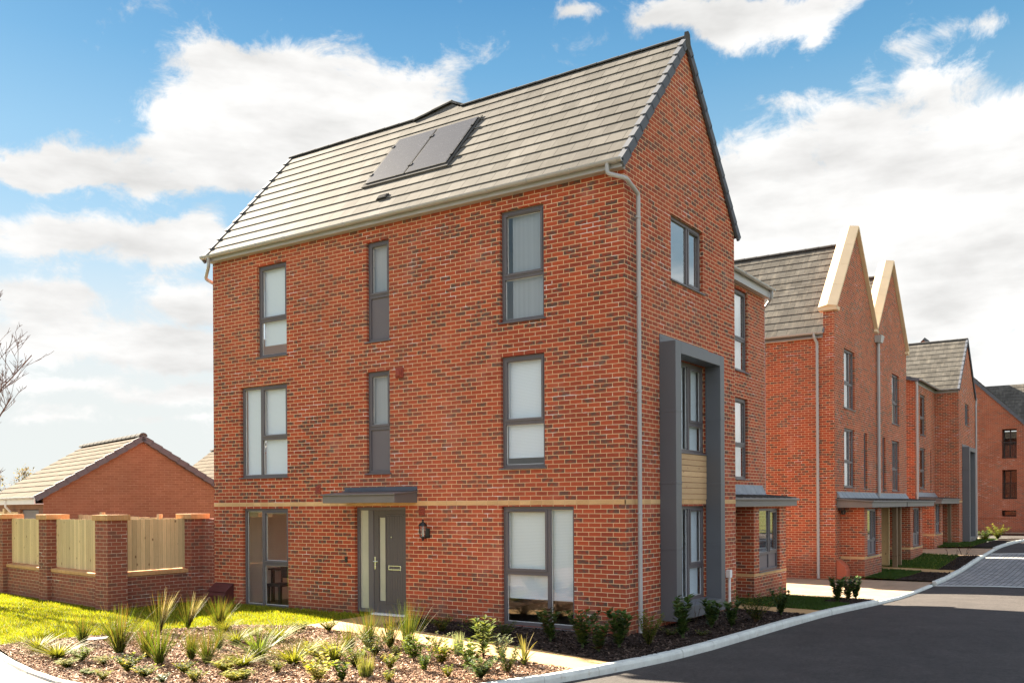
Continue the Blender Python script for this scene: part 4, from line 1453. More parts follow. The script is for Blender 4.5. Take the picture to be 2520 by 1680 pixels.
for a, b in ((X0, X1), (X1, X2)):
    mid = (a + b) / 2
    for s_, st in ((1, a), (-1, b)):
        p0, p1 = Vector((st - s_ * .10, 0, 8.33 - .05)), Vector((mid, 0, 11.47))
        d = (p1 - p0).normalized()
        nrm = Vector((-d.z * s_, 0, abs(d.x)))
        Lc = (p1 - p0).length
        for k in range(4):
            q0, q1 = p0 + d * (Lc * k / 4 + .004), p0 + d * (Lc * (k + 1) / 4 - (.004 if k < 3 else 0))
            pts = []
            for q in (q0, q1):
                for yy, hh in ((1.08, -.02), (1.08, .05), (1.37, .12), (1.66, .05), (1.66, -.02)):
                    w = q + nrm * hh
                    pts.append((w.x, yy, w.z))
            m.add(pts, [tuple(range(5))[::-1], tuple(range(5, 10))] + [(i, (i + 1) % 5, 5 + (i + 1) % 5, 5 + i) for i in range(5)])
m.box(X0 - .12, X0 + .22, 1.08, 1.66, 8.20, 8.32)
m.box(X2 - .22, X2 + .12, 1.08, 1.66, 8.20, 8.32)
obj('coping', m, 'coping_stone', T)
m = MB()
for a, b in ((X0, X1), (X1, X2)):
    mid = (a + b) / 2
    rz_ = 10.95
    el = a - (.17 if a == X0 else 0)
    er = b + (.17 if b == X2 else 0)
    ul, ur = Vector((mid - el, 0, rz_ - 7.5)), Vector((mid - er, 0, rz_ - 7.5))
    tiles(m, (el, 1.53, 7.5), (0, 1, 0), ul, 9.75, ul.length, .34)
    tiles(m, (er, 1.53, 7.5), (0, 1, 0), ur, 9.75, ur.length, .34)
r_ = obj('roof', m, 'roof_tile_far', T)
m = MB()
for a, b in ((X0, X1), (X1, X2)):
    mid = (a + b) / 2
    m = MB(); ridge_tiles(m, (mid, 1.53, 10.97), (mid, 11.3, 10.97), .1)
    obj('ridge', m, 'ridge_grey', r_)
m = MB()
m.hexa([(X0 - .16, 1.5, 7.52), (X0 - .02, 1.5, 7.52), (X0 - .02, 1.56, 7.52), (X0 - .16, 1.56, 7.52), (X0 + .5, 1.5, 8.2), (X0 + .62, 1.5, 8.2), (X0 + .62, 1.56, 8.2), (X0 + .5, 1.56, 8.2)])
obj('flashing', m, 'lead', r_)
m = MB()
m.box(X0 - .02, X0 - .002, 1.56, 11.2, 7.36, 7.58)
m.box(X0 - .14, X0 - .02, 1.56, 11.2, 7.36, 7.38)
obj('fascia', m, 'gutter_grey', T)
m = MB(); gutter(m, (X0 - .2, 1.5, 7.52), (X0 - .2, 11.3, 7.52), .058, out=(-1, 0, 0)); obj('gutter', m, 'gutter_grey', T, recalc=False)
pipe(T, [(X0 - .2, 1.78, 7.5), (X0 - .2, 1.78, 7.38), (X0 - .06, 1.72, 7.2), (X0 - .06, 1.72, -.3)], .045)
m = MB()
m.hexa([(X1 + .0, 1.0, 7.95), (X1 + .36, 1.0, 7.95), (X1 + .36, 1.2, 7.95), (X1 + .0, 1.2, 7.95), (X1 - .06, .95, 8.2), (X1 + .42, .95, 8.2), (X1 + .42, 1.2, 8.2), (X1 - .06, 1.2, 8.2)])
m.tube([(X1 + .18, 1.12, 8.0), (X1 + .18, 1.12, 2.35)], .055, 10)
obj('downpipe', m, 'gutter_grey', T)
pipe(T, [(X2 + .06, 1.3, 7.4), (X2 + .06, 1.3, -.2)], .045)
gk = dict(glass='glass_reflective', blindmat='voile')  # voile added behind these panes to mimic the pale reflected sky
for i in (0, 1, 3, 4):
    a, b, c, d = h2w[i]
    tr = c + (d - c) * .43
    w_ = (b - a)
    mm = a + w_ * .62
    cells = [(a, mm, tr, d, 'sash'), (mm, b, tr, d, 'fixed'), (a, mm, c, tr, 'fixed'), (mm, b, c, tr, 'fixed')]
    window(T, P2, a, b, c, d, cells, [(a + .05, b - .05, c + .08, d - .05)], **gk)
for i in (2, 5):
    a, b, c, d = h2w[i]
    window(T, P2, a, b, c, d, [(a, b, c, d, 'fixed')], None)
rooms(T, X0 + .3, X2 - .3, 1.75, 10.9, (-.25, 2.4, 5.0), None, (4.6,), 7.3)
def baywin(parent, x0, x1, yb, yw, wx0, wx1, z0=.40, zt=1.9, ztop=1.98):
    P = planeB(yb)
    m = MB()
    hole = [(wx0, wx1, z0, zt)]
    wall(m, P, x0, x1, -.6, ztop, hole, .13)
    wall(m, planeA(x0), yb, yw, -.6, ztop)
    wall(m, lambda u, v, d: (x1 + d, u, v), yb, yw, -.6, ztop)
    bo = obj('bay', m, 'red_brick', parent, recalc=False)
    m = MB()
    m.pbox(P, x0 - .004, x1 + .004, z0 - .09, z0 - .01, -.02, .005)
    m.box(x0 - .005, x0 + .02, yb + .02, yw, z0 - .09, z0 - .01)
    m.box(x1 - .02, x1 + .005, yb + .02, yw, z0 - .09, z0 - .01)
    obj('string_course', m, 'buff_band', bo)
    mm = wx0 + (wx1 - wx0) * .6
    tr = z0 + (zt - z0) * .31
    window(parent, P, wx0, wx1, z0, zt, [(wx0, mm, tr, zt, 'fixed'), (mm, wx1, tr, zt, 'sash'), (wx0, mm, z0, tr, 'panel'), (mm, wx1, z0, tr, 'panel')], None, glass='glass_reflective')
    return bo
baywin(T, 17.47, 19.85, .46, Y2, 17.87, 19.25)
baywin(T, 24.65, 27.03, .46, Y2, 25.15, 26.60)
def canopy(parent, x0, x1, y0, yw, z0, lead=True):
    q = MB()
    q.hexa([(x0, y0, z0), (x1, y0, z0), (x1, yw, z0), (x0, yw, z0), (x0, y0, z0 + .17), (x1, y0, z0 + .17), (x1, yw, z0 + .25), (x0, yw, z0 + .25)])
    q.hexa([(x0 - .06, y0 - .06, z0 + .171), (x1 + .06, y0 - .06, z0 + .171), (x1 + .06, yw, z0 + .252), (x0 - .06, yw, z0 + .252), (x0 - .06, y0 - .06, z0 + .215), (x1 + .06, y0 - .06, z0 + .215), (x1 + .06, yw, z0 + .29), (x0 - .06, yw, z0 + .29)])
    o = obj('porch_canopy', q, 'canopy_grey', parent, bevel=.006)
    q = MB()
    n = int((x1 - x0) / .45)
    for k in range(n + 1):
        x = x0 + (x1 - x0 - .04) * k / n
        q.hexa([(x, y0 - .05, z0 + .216), (x + .04, y0 - .05, z0 + .216), (x + .04, yw, z0 + .291), (x, yw, z0 + .291), (x, y0 - .05, z0 + .245), (x + .04, y0 - .05, z0 + .245), (x + .04, yw, z0 + .32), (x, yw, z0 + .32)])
    obj('standing_seam', q, 'ridge_grey', o)
    if lead:
        q = MB()
        for k in range(n):
            a, b = x0 + (x1 - x0) * k / n, x0 + (x1 - x0) * (k + 1) / n - .01
            q.hexa([(a, yw - .16, z0 + .29), (b, yw - .16, z0 + .29), (b, yw - .001, z0 + .30), (a, yw - .001, z0 + .30), (a, yw - .12, z0 + .33), (b, yw - .12, z0 + .33), (b, yw - .001, z0 + .52), (a, yw - .001, z0 + .52)])
        obj('flashing', q, 'lead', o, bevel=.012)
    return o
canopy(T, 17.05, 22.28, .12, Y2, 1.95)
canopy(T, 22.42, 27.65, .12, Y2, 1.95)
for x in (21.95, 22.62):
    q = MB(); q.box(x, x + .16, .40, .56, -.4, 1.95)
    obj('porch_post', q, 'post_wood', T, bevel=.008)
for a in (21.0, 22.8):
    q = MB(); q.pbox(P2, a, a + .9, -.25, 1.95, -.13, -.08); q.pbox(P2, a + .07, a + .83, -.1, 1.85, -.08, -.07)
    obj('door', q, 'door_grey', T, bevel=.005)
q = MB()
q.box(22.29, 22.41, .74, Y2, -.4, 1.95)
obj('timber_screen', q, 'pale_wood', T, bevel=.006)
q = MB(); q.box(X0 + .30, X0 + .50, 1.02, 1.2, 1.86, 1.96); q.lathe([(.0, 1.72), (.06, 1.74), (.09, 1.84), (.03, 1.88), (0, 1.88)], X0 + .40, 1.05, 10)
obj('porch_lamp', q, 'black_metal', T)
meterbox(T, P2, 16.93, 17.42, -.32, .6, 'terracotta', .3)

# ------------------------------------------------------------------ third house
T3 = thing('narrow_gabled_house', (35, .27, 0), 'third brick house down the street with a dark edged gable and grey surround', 'house')
YA, YG, XA, XB, XC = 1.3, .27, 30.2, 35.0, 40.3
m = MB()
PA3, PG3 = planeB(YA), planeB(YG)
h3 = [(31.33, 32.6, 5.12, 6.95), (31.26, 32.5, 2.73, 4.55), (33.68, 34.0, 2.68, 4.55)]
wall(m, PA3, XA, XB, -.5, 7.42, h3, .13)
wall(m, planeA(XA), YA, 9, -.5, 7.42)
m.poly([(XA, YA, 7.42), (XA, 9, 7.42), (XA, 9, 9.6)], [(YA, 7.42), (9, 7.42), (9, 9.6)])
wall(m, planeA(XB), YG, YA, -.5, 7.5)
h3g = [(36.92, 38.15, 5.89, 6.95)]
wall(m, PG3, XB, XC, -.5, 7.5, h3g, .13)
gable(m, PG3, XB, XC, 7.5, 10.1)
wall(m, lambda u, v, d: (XC + d, u, v), YG, 10, -.5, 7.5)
wall(m, lambda u, v, d: (u, 10 + d, v), XA, XC, -.5, 7.5)
gable(m, lambda u, v, d: (u, 10 + d, v), XB, XC, 7.5, 10.1)
obj('wall', m, 'red_brick', T3, recalc=False)
m = MB()
mid = (XB + XC) / 2
ul, ur = Vector((mid - XB + .17, 0, 2.77)), Vector((mid - XC - .17, 0, 2.77))
tiles(m, (XB - .17, YG - .03, 7.42), (0, 1, 0), ul, 9.9, ul.length, .345)
tiles(m, (XC + .17, YG - .03, 7.42), (0, 1, 0), ur, 9.9, ur.length, .345)
tiles(m, (XA - .1, YA - .17, 7.45), (1, 0, 0), (0, 7.9, 2.2), XB - XA - .05, 8.2, .345)
r_ = obj('roof', m, 'roof_tile_far', T3)
m = MB()
verge(m, (XB - .17, YG - .03, 7.42), (0, -1, 0), ul, ul.length, .345, w=.045)
verge(m, (XC + .17, YG - .03, 7.42), (0, -1, 0), ur, ur.length, .345, w=.045)
verge(m, (XA - .1, YA - .17, 7.45), (-1, 0, 0), (0, 7.9, 2.2), 8.2, .345)
obj('verge_trim', m, 'verge_grey', r_)
m = MB(); ridge_tiles(m, (mid, YG - .05, 10.2), (mid, 10, 10.2), .09); obj('ridge', m, 'ridge_grey', r_)
m = MB()
m.box(XA - .02, XB, YA - .02, YA, 7.3, 7.5)
m.box(XB - .02, XB, YG, YA, 7.3, 7.5)
obj('fascia', m, 'gutter_grey', T3)
m = MB(); gutter(m, (XA - .1, YA - .22, 7.46), (XB - .2, YA - .22, 7.46), .06, out=(0, -1, 0)); gutter(m, (XB - .2, YG, 7.46), (XB - .2, YA - .2, 7.46), .06, out=(-1, 0, 0)); obj('gutter', m, 'gutter_grey', T3, recalc=False)
pipe(T3, [(XA - .06, YA - .1, 7.4), (XA - .06, YA - .1, -.2)], .045)
pipe(T3, [(XC + .12, YG - .05, 7.5), (XC + .12, YG - .05, 7.2), (XC - .05, YG - .06, 7.0), (XC - .05, YG - .06, 0)], .045)
for i in (0, 1):
    a, b, c, d = h3[i]
    tr = c + (d - c) * .43
    window(T3, PA3, a, b, c, d, [(a, b, tr, d, 'sash'), (a, b, c, tr, 'fixed')], None)
a, b, c, d = h3[2]
window(T3, PA3, a, b, c, d, [(a, b, c, d, 'fixed')], None)
a, b, c, d = h3g[0]
window(T3, PG3, a, b, c, d, [(a, a + .75, c, d, 'fixed'), (a + .75, b, c, d, 'sash')], None, glass='glass_reflective')
rooms(T3, 30.5, 34.9, 1.7, 8.8, (0, 2.5, 5.0), None, (), 7.3)
rooms(T3, 35.3, 40.0, .7, 9.7, (0, 2.5, 5.0), None, (4.5,), 7.4)
q = MB()
for a, b, c, d in ((36.0, 36.25, .2, 4.76), (37.85, 38.08, .2, 4.76), (36.25, 37.85, 4.55, 4.76), (36.25, 37.85, .2, .42)):
    q.pbox(PG3, a, b, c, d, 0, .32)
for z in (1.4, 2.5, 3.65):
    q.pbox(PG3, 35.99, 36.26, z, z + .06, .002, .325)
    q.pbox(PG3, 37.84, 38.09, z, z + .06, .002, .325)
so = obj('window_surround', q, 'surround_grey', T3, bevel=.006)
q = MB(); q.pbox(PG3, 35.95, 38.05, 4.762, 4.9, 0, .02); obj('flashing', q, 'surround_grey', so)
q = MB(); q.pbox(PG3, 36.25, 37.85, 2.15, 3.0, 0, .02); obj('timber_cladding', q, 'cladding_wood', T3)
for c, d in ((.45, 2.05), (3.03, 4.5)):
    window(T3, PG3, 36.26, 37.84, c, d, [(36.26, 37.2, c, d, 'fixed'), (37.2, 37.84, c, d, 'sash')], None, deep=-.08, glass='glass_reflective')
baywin(T3, 30.45, 32.57, .60, YA, 30.83, 32.05, .73, 2.06, 2.08)
canopy(T3, 30.2, 34.9, .25, YA, 2.04)
q = MB(); q.box(34.15, 34.3, .5, .65, -.3, 2.04); obj('porch_post', q, 'post_wood', T3, bevel=.008)
q = MB(); q.pbox(PA3, 33.0, 33.9, -.0, 2.0, .0, .05); obj('door', q, 'door_grey', T3, bevel=.006)
q = MB(); q.pbox(PG3, XB, 35.99, 2.10, 2.18, -.02, .005); q.pbox(PG3, 38.09, XC, 2.10, 2.18, -.02, .005); obj('string_course', q, 'buff_band', T3)

# ------------------------------------------------------------------ apartment block across the end of the street
BX = 57.0
T4 = thing('apartment_block', (BX, 2, 0), 'far red brick apartment block with dark balcony openings across the end of the street', 'building')
PX = planeA(BX)
bh = [(-.05, .83, 5.02, 6.99), (-.05, .83, 2.30, 4.25), (.0, .87, 1.13, 1.53), (-4.2, -3.3, 5.02, 6.99), (-4.2, -3.3, 2.3, 4.25), (5.2, 6.1, 5.02, 6.99), (5.2, 6.1, 2.3, 4.25)]
m = MB()
wall(m, PX, -6.5, 12.5, 1.0, 7.0, bh, 1.0)
m.quad(PX(-6.5, -.3, -.04), PX(12.5, -.3, -.04), PX(12.5, 1.0, -.04), PX(-6.5, 1.0, -.04), [(-6.5, -.3), (12.5, -.3), (12.5, 1), (-6.5, 1)])
sl = 1.012
m.poly([PX(-6.5, 7.0, 0), PX(12.5, 7.0, 0), PX(5.6, 13.6, 0), PX(-.9, 7.0, 0)], [(-6.5, 7), (12.5, 7), (5.6, 13.6), (-.9, 7.0)])
wall(m, lambda u, v, d: (u, 12.5 + d, v), BX, BX + 9, -.3, 7.0)
wall(m, planeB(-6.5), BX, BX + 9, -.3, 7.0)
obj('wall', m, 'flat_brick', T4, recalc=False)
m = MB()
U = Vector((0, 6.55, 6.63))
tiles(m, (BX - .03, -.95, 6.98), (1, 0, 0), U, 9, U.length, .35)
U2 = Vector((0, -6.9, 6.6))
tiles(m, (BX - .03, 12.5, 7.0), (1, 0, 0), U2, 9, U2.length, .35)
U3 = Vector((3.3, 0, 3.3))
tiles(m, (59.8, -6.6, 7.3), (0, 1, 0), U3, 10, U3.length, .35)
r_ = obj('roof', m, 'roof_tile_far', T4)
m = MB()
verge(m, (BX - .03, -.95, 6.98), (-1, 0, 0), U, U.length, .35, w=.06, h=.2)
obj('verge_trim', m, 'verge_grey', r_)
for (a, b, c, d) in bh:
    f_ = MB()
    P = PX
    f_.pbox(P, a, b, d - .07, d, -1.0, -.94); f_.pbox(P, a, b, c, c + .07, -1.0, -.94)
    f_.pbox(P, a, a + .07, c, d, -1.0, -.94); f_.pbox(P, b - .07, b, c, d, -1.0, -.94)
    if d - c > 1:
        f_.pbox(P, a + .42, a + .5, c, d, -1.0, -.93)
    w_ = obj('window', f_, 'black_metal', T4)
    q = MB(); q.quad(P(a, c, -.97), P(b, c, -.97), P(b, d, -.97), P(a, d, -.97)); obj('pane', q, 'glass', w_, recalc=False)
    if d - c > 1:
        q = MB()
        q.pbox(P, a, b, c + 1.05, c + 1.1, -.1, -.05)
        q.pbox(P, a, b, c + .06, c + .1, -.1, -.05)
        for k in range(9):
            u = a + (b - a) * (k + .5) / 9
            q.pbox(P, u - .01, u + .01, c + .1, c + 1.05, -.085, -.065)
        obj('railing', q, 'black_metal', w_)
m = MB()
for z in (0., 2.2, 4.9):
    m.box(BX + 1.05, BX + 8.5, -6, 12, z - .1, z)
m.box(BX + 3, BX + 3.1, -6, 12, 0, 7)
obj('interior', m, 'bark', T4)

# ------------------------------------------------------------------ planting
def blade(m, bx, by, az, h, lean, width, c0, c1, segs=4, curl=1.6, bz=0., twist=0.):
    dx, dy = math.cos(az), math.sin(az)
    pts, cols, fs = [], [], []
    sx, sy = -math.sin(az + twist), math.cos(az + twist)
    for i in range(segs + 1):
        t = i / segs
        r = lean * t ** curl
        z = bz + h * t * (1 - .12 * lean / max(h, .01) * t)
        w = width * (1 - t) ** .6 * (.6 + .4 * min(1, t * 4)) if i < segs else width * .08
        x, y = bx + dx * r, by + dy * r
        pts += [(x - sx * w, y - sy * w, z), (x + sx * w, y + sy * w, z)]
        c = tuple(a + (b - a) * t for a, b in zip(c0, c1))
        cols += [c, c]
    for i in range(segs):
        fs.append((2 * i, 2 * i + 1, 2 * i + 3, 2 * i + 2))
    m.add(pts, fs, None, cols)

def leaf(m, p, d, L, w, col, fold=.25):
    d = Vector(d).normalized()
    s = d.cross(Vector((0, 0, 1)))
    if s.length < .05:
        s = Vector((1, 0, 0))
    s.normalize()
    n = s.cross(d)
    p = Vector(p)
    mid = p + d * L * .5
    m.add([p, mid - s * w + n * w * fold, p + d * L - n * L * .08, mid + s * w + n * w * fold, mid], [(0, 1, 4), (0, 4, 3), (1, 2, 4), (4, 2, 3)], None, col)

def jit(c, r, k=.25):
    f = r.uniform(1 - k, 1 + k)
    return tuple(max(0, q * f * r.uniform(.9, 1.1)) for q in c)

def mk_tussock(seed, wind=0., n=150, straw=.5):
    m = MB(); r = random.Random(seed)
    for i in range(n):
        a = r.uniform(0, 2 * PI)
        rr = .07 * math.sqrt(r.random())
        h = r.uniform(.45, 1.15)
        ln = min(.95, abs(r.gauss(0, .46))) * h
        g0 = jit((.05, .08, .012), r)
        tip = jit((.17, .105, .03), r) if r.random() < straw else jit((.085, .12, .014), r)
        if wind and r.random() < .6:
            a = r.gauss(-1.0, .45)
            ln = r.uniform(.25, .85) * h * wind
            tip = jit((.5, .44, .34), r) if r.random() < .6 else tip
        blade(m, rr * math.cos(a) * (1 if not wind else .6), rr * math.sin(a), a + r.uniform(-.3, .3), h, ln, .0078, g0, tip, 4, 1.2, twist=r.uniform(-1, 1))
    return m
def mk_sedge(seed, n=170, c0=(.07, .09, .012), c1=(.22, .22, .03)):
    m = MB(); r = random.Random(seed)
    for i in range(n):
        a = r.uniform(0, 2 * PI)
        h = r.uniform(.45, 1.0)
        blade(m, .12 * math.cos(a) * r.random(), .12 * math.sin(a) * r.random(), a, h, r.uniform(.15, 1.1), .0145, jit(c0, r), jit(c1, r), 5, 1.5, twist=r.uniform(-.8, .8))
    return m
def mk_upright(seed, c0, c1, n=110, w=.012):
    m = MB(); r = random.Random(seed)
    for i in range(n):
        a = r.uniform(0, 2 * PI)
        rr = .2 * math.sqrt(r.random())
        blade(m, rr * math.cos(a), rr * math.sin(a), a, r.uniform(.6, 1), r.uniform(0, .2), w, jit(c0, r), jit(c1, r), 3, 1.2, twist=r.uniform(-1, 1))
    return m
def mk_phormium(seed):
    m = MB(); r = random.Random(seed)
    for i in range(22):
        a = r.uniform(0, 2 * PI)
        h = r.uniform(.45, 1.0) if i < 14 else r.uniform(.3, .5)
        blade(m, .03 * math.cos(a), .03 * math.sin(a), a, h, r.uniform(.05, .5) if i < 14 else r.uniform(.4, .75), .03, jit((.07, .08, .02), r), jit((.16, .14, .05), r), 6, 2.0)
    return m
def mk_shrub(seed, nst, spread, nl, L, wr, cols, stem=(.1, .07, .04), up=.5, bare=.1, stemr=.008):
    m = MB(); r = random.Random(seed)
    for s_ in range(nst):
        a = 2 * PI * (s_ + r.random()) / nst
        h = r.uniform(.65, 1.0)
        sp = spread * r.uniform(.3, 1.0)
        path = []
        for i in range(5):
            t = i / 4
            path.append(Vector((math.cos(a) * sp * t ** 1.2 + r.uniform(-.02, .02), math.sin(a) * sp * t ** 1.2 + r.uniform(-.02, .02), h * t * (1 - .15 * sp))))
        m.tube(path, stemr, 4, False, jit(stem, r), r1=stemr * .3)
        for k in range(nl):
            t = bare + (1 - bare) * (k + r.random()) / nl
            i = min(3, int(t * 4)); f = t * 4 - i
            p = path[i].lerp(path[i + 1], f)
            b = k * 2.4 + r.uniform(-.4, .4)
            d = Vector((math.cos(b), math.sin(b), up + r.uniform(-.35, .35)))
            leaf(m, p, d, L * r.uniform(.7, 1.15), L * wr * r.uniform(.8, 1.2), jit(r.choice(cols), r, .3))
    return m
def mk_twigs(seed, n=5):
    m = MB(); r = random.Random(seed)
    for i in range(n):
        a = r.uniform(0, 2 * PI)
        p = Vector((0, 0, 0)); path = [p]
        for k in range(4):
            p = p + Vector((math.cos(a) * .12 + r.uniform(-.05, .05), math.sin(a) * .12 + r.uniform(-.05, .05), .25)); path.append(p)
            if k > 0:
                b = a + r.uniform(-1.2, 1.2)
                m.tube([p, p + Vector((math.cos(b) * .1, math.sin(b) * .1, .14))], .006, 4, False, (.09, .06, .045), r1=.002)
        m.tube(path, .012, 5, False, (.09, .06, .045), r1=.003)
    return m
GY = [(.24, .23, .02), (.30, .28, .03), (.17, .19, .02)]
GD = [(.04, .075, .018), (.055, .095, .022), (.03, .06, .015), (.08, .11, .028)]
GM = [(.10, .14, .022), (.135, .165, .026), (.075, .115, .02)]
GP = [(.38, .38, .14), (.48, .46, .2), (.28, .3, .1), (.4, .34, .2)]
GG = [(.16, .19, .13), (.2, .23, .16), (.12, .16, .10)]
GO = [(.13, .135, .03), (.165, .155, .04), (.10, .11, .025)]
PROTO = {
    't': [mk_tussock(1, 0, 240, .4), mk_tussock(2, 0, 220, .25), mk_tussock(3, 0, 270, .45), mk_tussock(7, 0, 200, .55)], 'tw': [mk_tussock(4, .75), mk_tussock(5, .6, 170)],
    's': [mk_sedge(1), mk_sedge(2, 130), mk_sedge(3, 200), mk_sedge(4, 150, (.05, .08, .012), (.13, .17, .03))],
    'k': [mk_shrub(1, 14, .7, 22, .24, .26, GY, up=.5), mk_shrub(2, 13, .75, 22, .22, .28, GM, up=.4), mk_shrub(3, 14, .8, 22, .24, .24, GY + GM, up=.3), mk_shrub(31, 14, .7, 24, .2, .3, GY + GD, up=.6)],
    'sh': [mk_shrub(4, 12, .62, 22, .17, .3, GO + GM), mk_shrub(5, 11, .7, 22, .16, .3, GM + GY)],
    'pale': [mk_shrub(6, 13, .75, 20, .22, .34, GP), mk_shrub(7, 12, .8, 20, .22, .34, GP + GY)],
    'fs': [mk_shrub(8, 14, .5, 44, .12, .16, GO + GM, up=.6), mk_shrub(9, 13, .55, 44, .12, .16, GO + GD, up=.5)],
    'leaf': [mk_shrub(10, 7, .4, 20, .19, .3, GM + GD, up=.7), mk_shrub(11, 8, .45, 18, .2, .3, GM, up=.6)],
    'yel': [mk_shrub(12, 11, .6, 24, .16, .32, GY + GM)],
    'heb': [mk_shrub(13, 14, .7, 26, .12, .26, GG + GO, up=.7)],
    'gl': [mk_shrub(14, 9, .5, 22, .18, .24, GG, up=.6)],
    'dk': [mk_shrub(15, 12, .65, 24, .17, .34, GD + GM)],
    'rd': [mk_shrub(16, 15, .75, 30, .14, .24, GO + GM, up=.5), mk_shrub(17, 14, .8, 28, .14, .24, GM + GD)],
    'tall': [mk_shrub(18, 6, .3, 30, .2, .2, [(.16, .19, .05), (.12, .16, .05)], up=.5)],
    'la': [mk_shrub(19, 6, .32, 26, .19, .3, GD, (.06, .09, .03), .9, .08, .012), mk_shrub(20, 5, .3, 24, .2, .3, GD + [(.09, .05, .03)], (.06, .08, .03), .8, .1, .012), mk_shrub(21, 7, .36, 24, .18, .3, GD, (.06, .09, .03), .9, .08, .012)],
    'low': [mk_shrub(22, 12, 1.1, 14, .3, .28, GD + GO, up=.2)],
    'lav': [mk_upright(1, (.10, .13, .07), (.26, .30, .2), 120, .016)],
    'up': [mk_upright(2, (.07, .09, .02), (.2, .2, .06), 110, .013)],
    'phor': [mk_phormium(1)], 'tg': [mk_twigs(1), mk_twigs(2, 4)],
}
PN = {'t': 'tussock_grass', 'tw': 'tussock_grass', 's': 'sedge', 'k': 'ground_cover_plant', 'sh': 'shrub', 'pale': 'variegated_shrub', 'fs': 'fine_leaved_shrub', 'leaf': 'leafy_shrub',
      'yel': 'golden_shrub', 'heb': 'hebe', 'gl': 'grey_leaved_shrub', 'dk': 'evergreen_shrub', 'rd': 'rounded_shrub', 'tall': 'tall_perennial', 'la': 'laurel', 'low': 'low_shrub',
      'lav': 'lavender', 'up': 'upright_grass', 'phor': 'spiky_plant', 'tg': 'bare_sapling'}
PC = {'t': 'ornamental grass', 'tw': 'ornamental grass', 's': 'sedge', 'up': 'ornamental grass', 'k': 'ground cover'}
meshes = {}
def plant(kind, x, y, h, label, wide=1.):
    v = rnd.randrange(len(PROTO[kind]))
    key = (kind, v)
    name = PN[kind]
    mt = {'t': 'grass_blade', 'tw': 'grass_blade', 's': 'grass_blade', 'up': 'grass_blade', 'lav': 'grass_blade', 'phor': 'leaf', 'la': 'leaf_gloss', 'dk': 'leaf_gloss', 'tg': 'leaf'}.get(kind, 'leaf')
    if key not in meshes:
        o = obj(name, PROTO[kind][v], mt, recalc=False)
        meshes[key] = o
    else:
        o = meshes[key].copy()
        COL.objects.link(o)
    o.location = (x, y, g(x) + .0)
    kw, kh = {'t': (1.0, 1.02), 'tw': (1.1, 1.02), 's': (1.9, 1.35), 'k': (2.2, 1.75), 'la': (1.5, 1.16), 'tg': (1, 1), 'phor': (1.1, 1.05), 'lav': (1.25, 1.1), 'up': (1.5, 1.2)}.get(kind, (1.75, 1.4))
    o.scale = (h * wide * kw, h * wide * kw, h * kh)
    o.rotation_euler = (0, 0, 0 if kind == 'tw' else rnd.uniform(0, 2 * PI))
    shade = x > -2.2 and y < 4.2
    grp = 'shrubs in the shaded beds along the kerb' if shade else 'plants in the sunlit bark bed'
    tag(o, label, PC.get(kind, 'shrub' if kind not in ('lav', 'phor', 'tall') else 'plant'), grp)
    return o
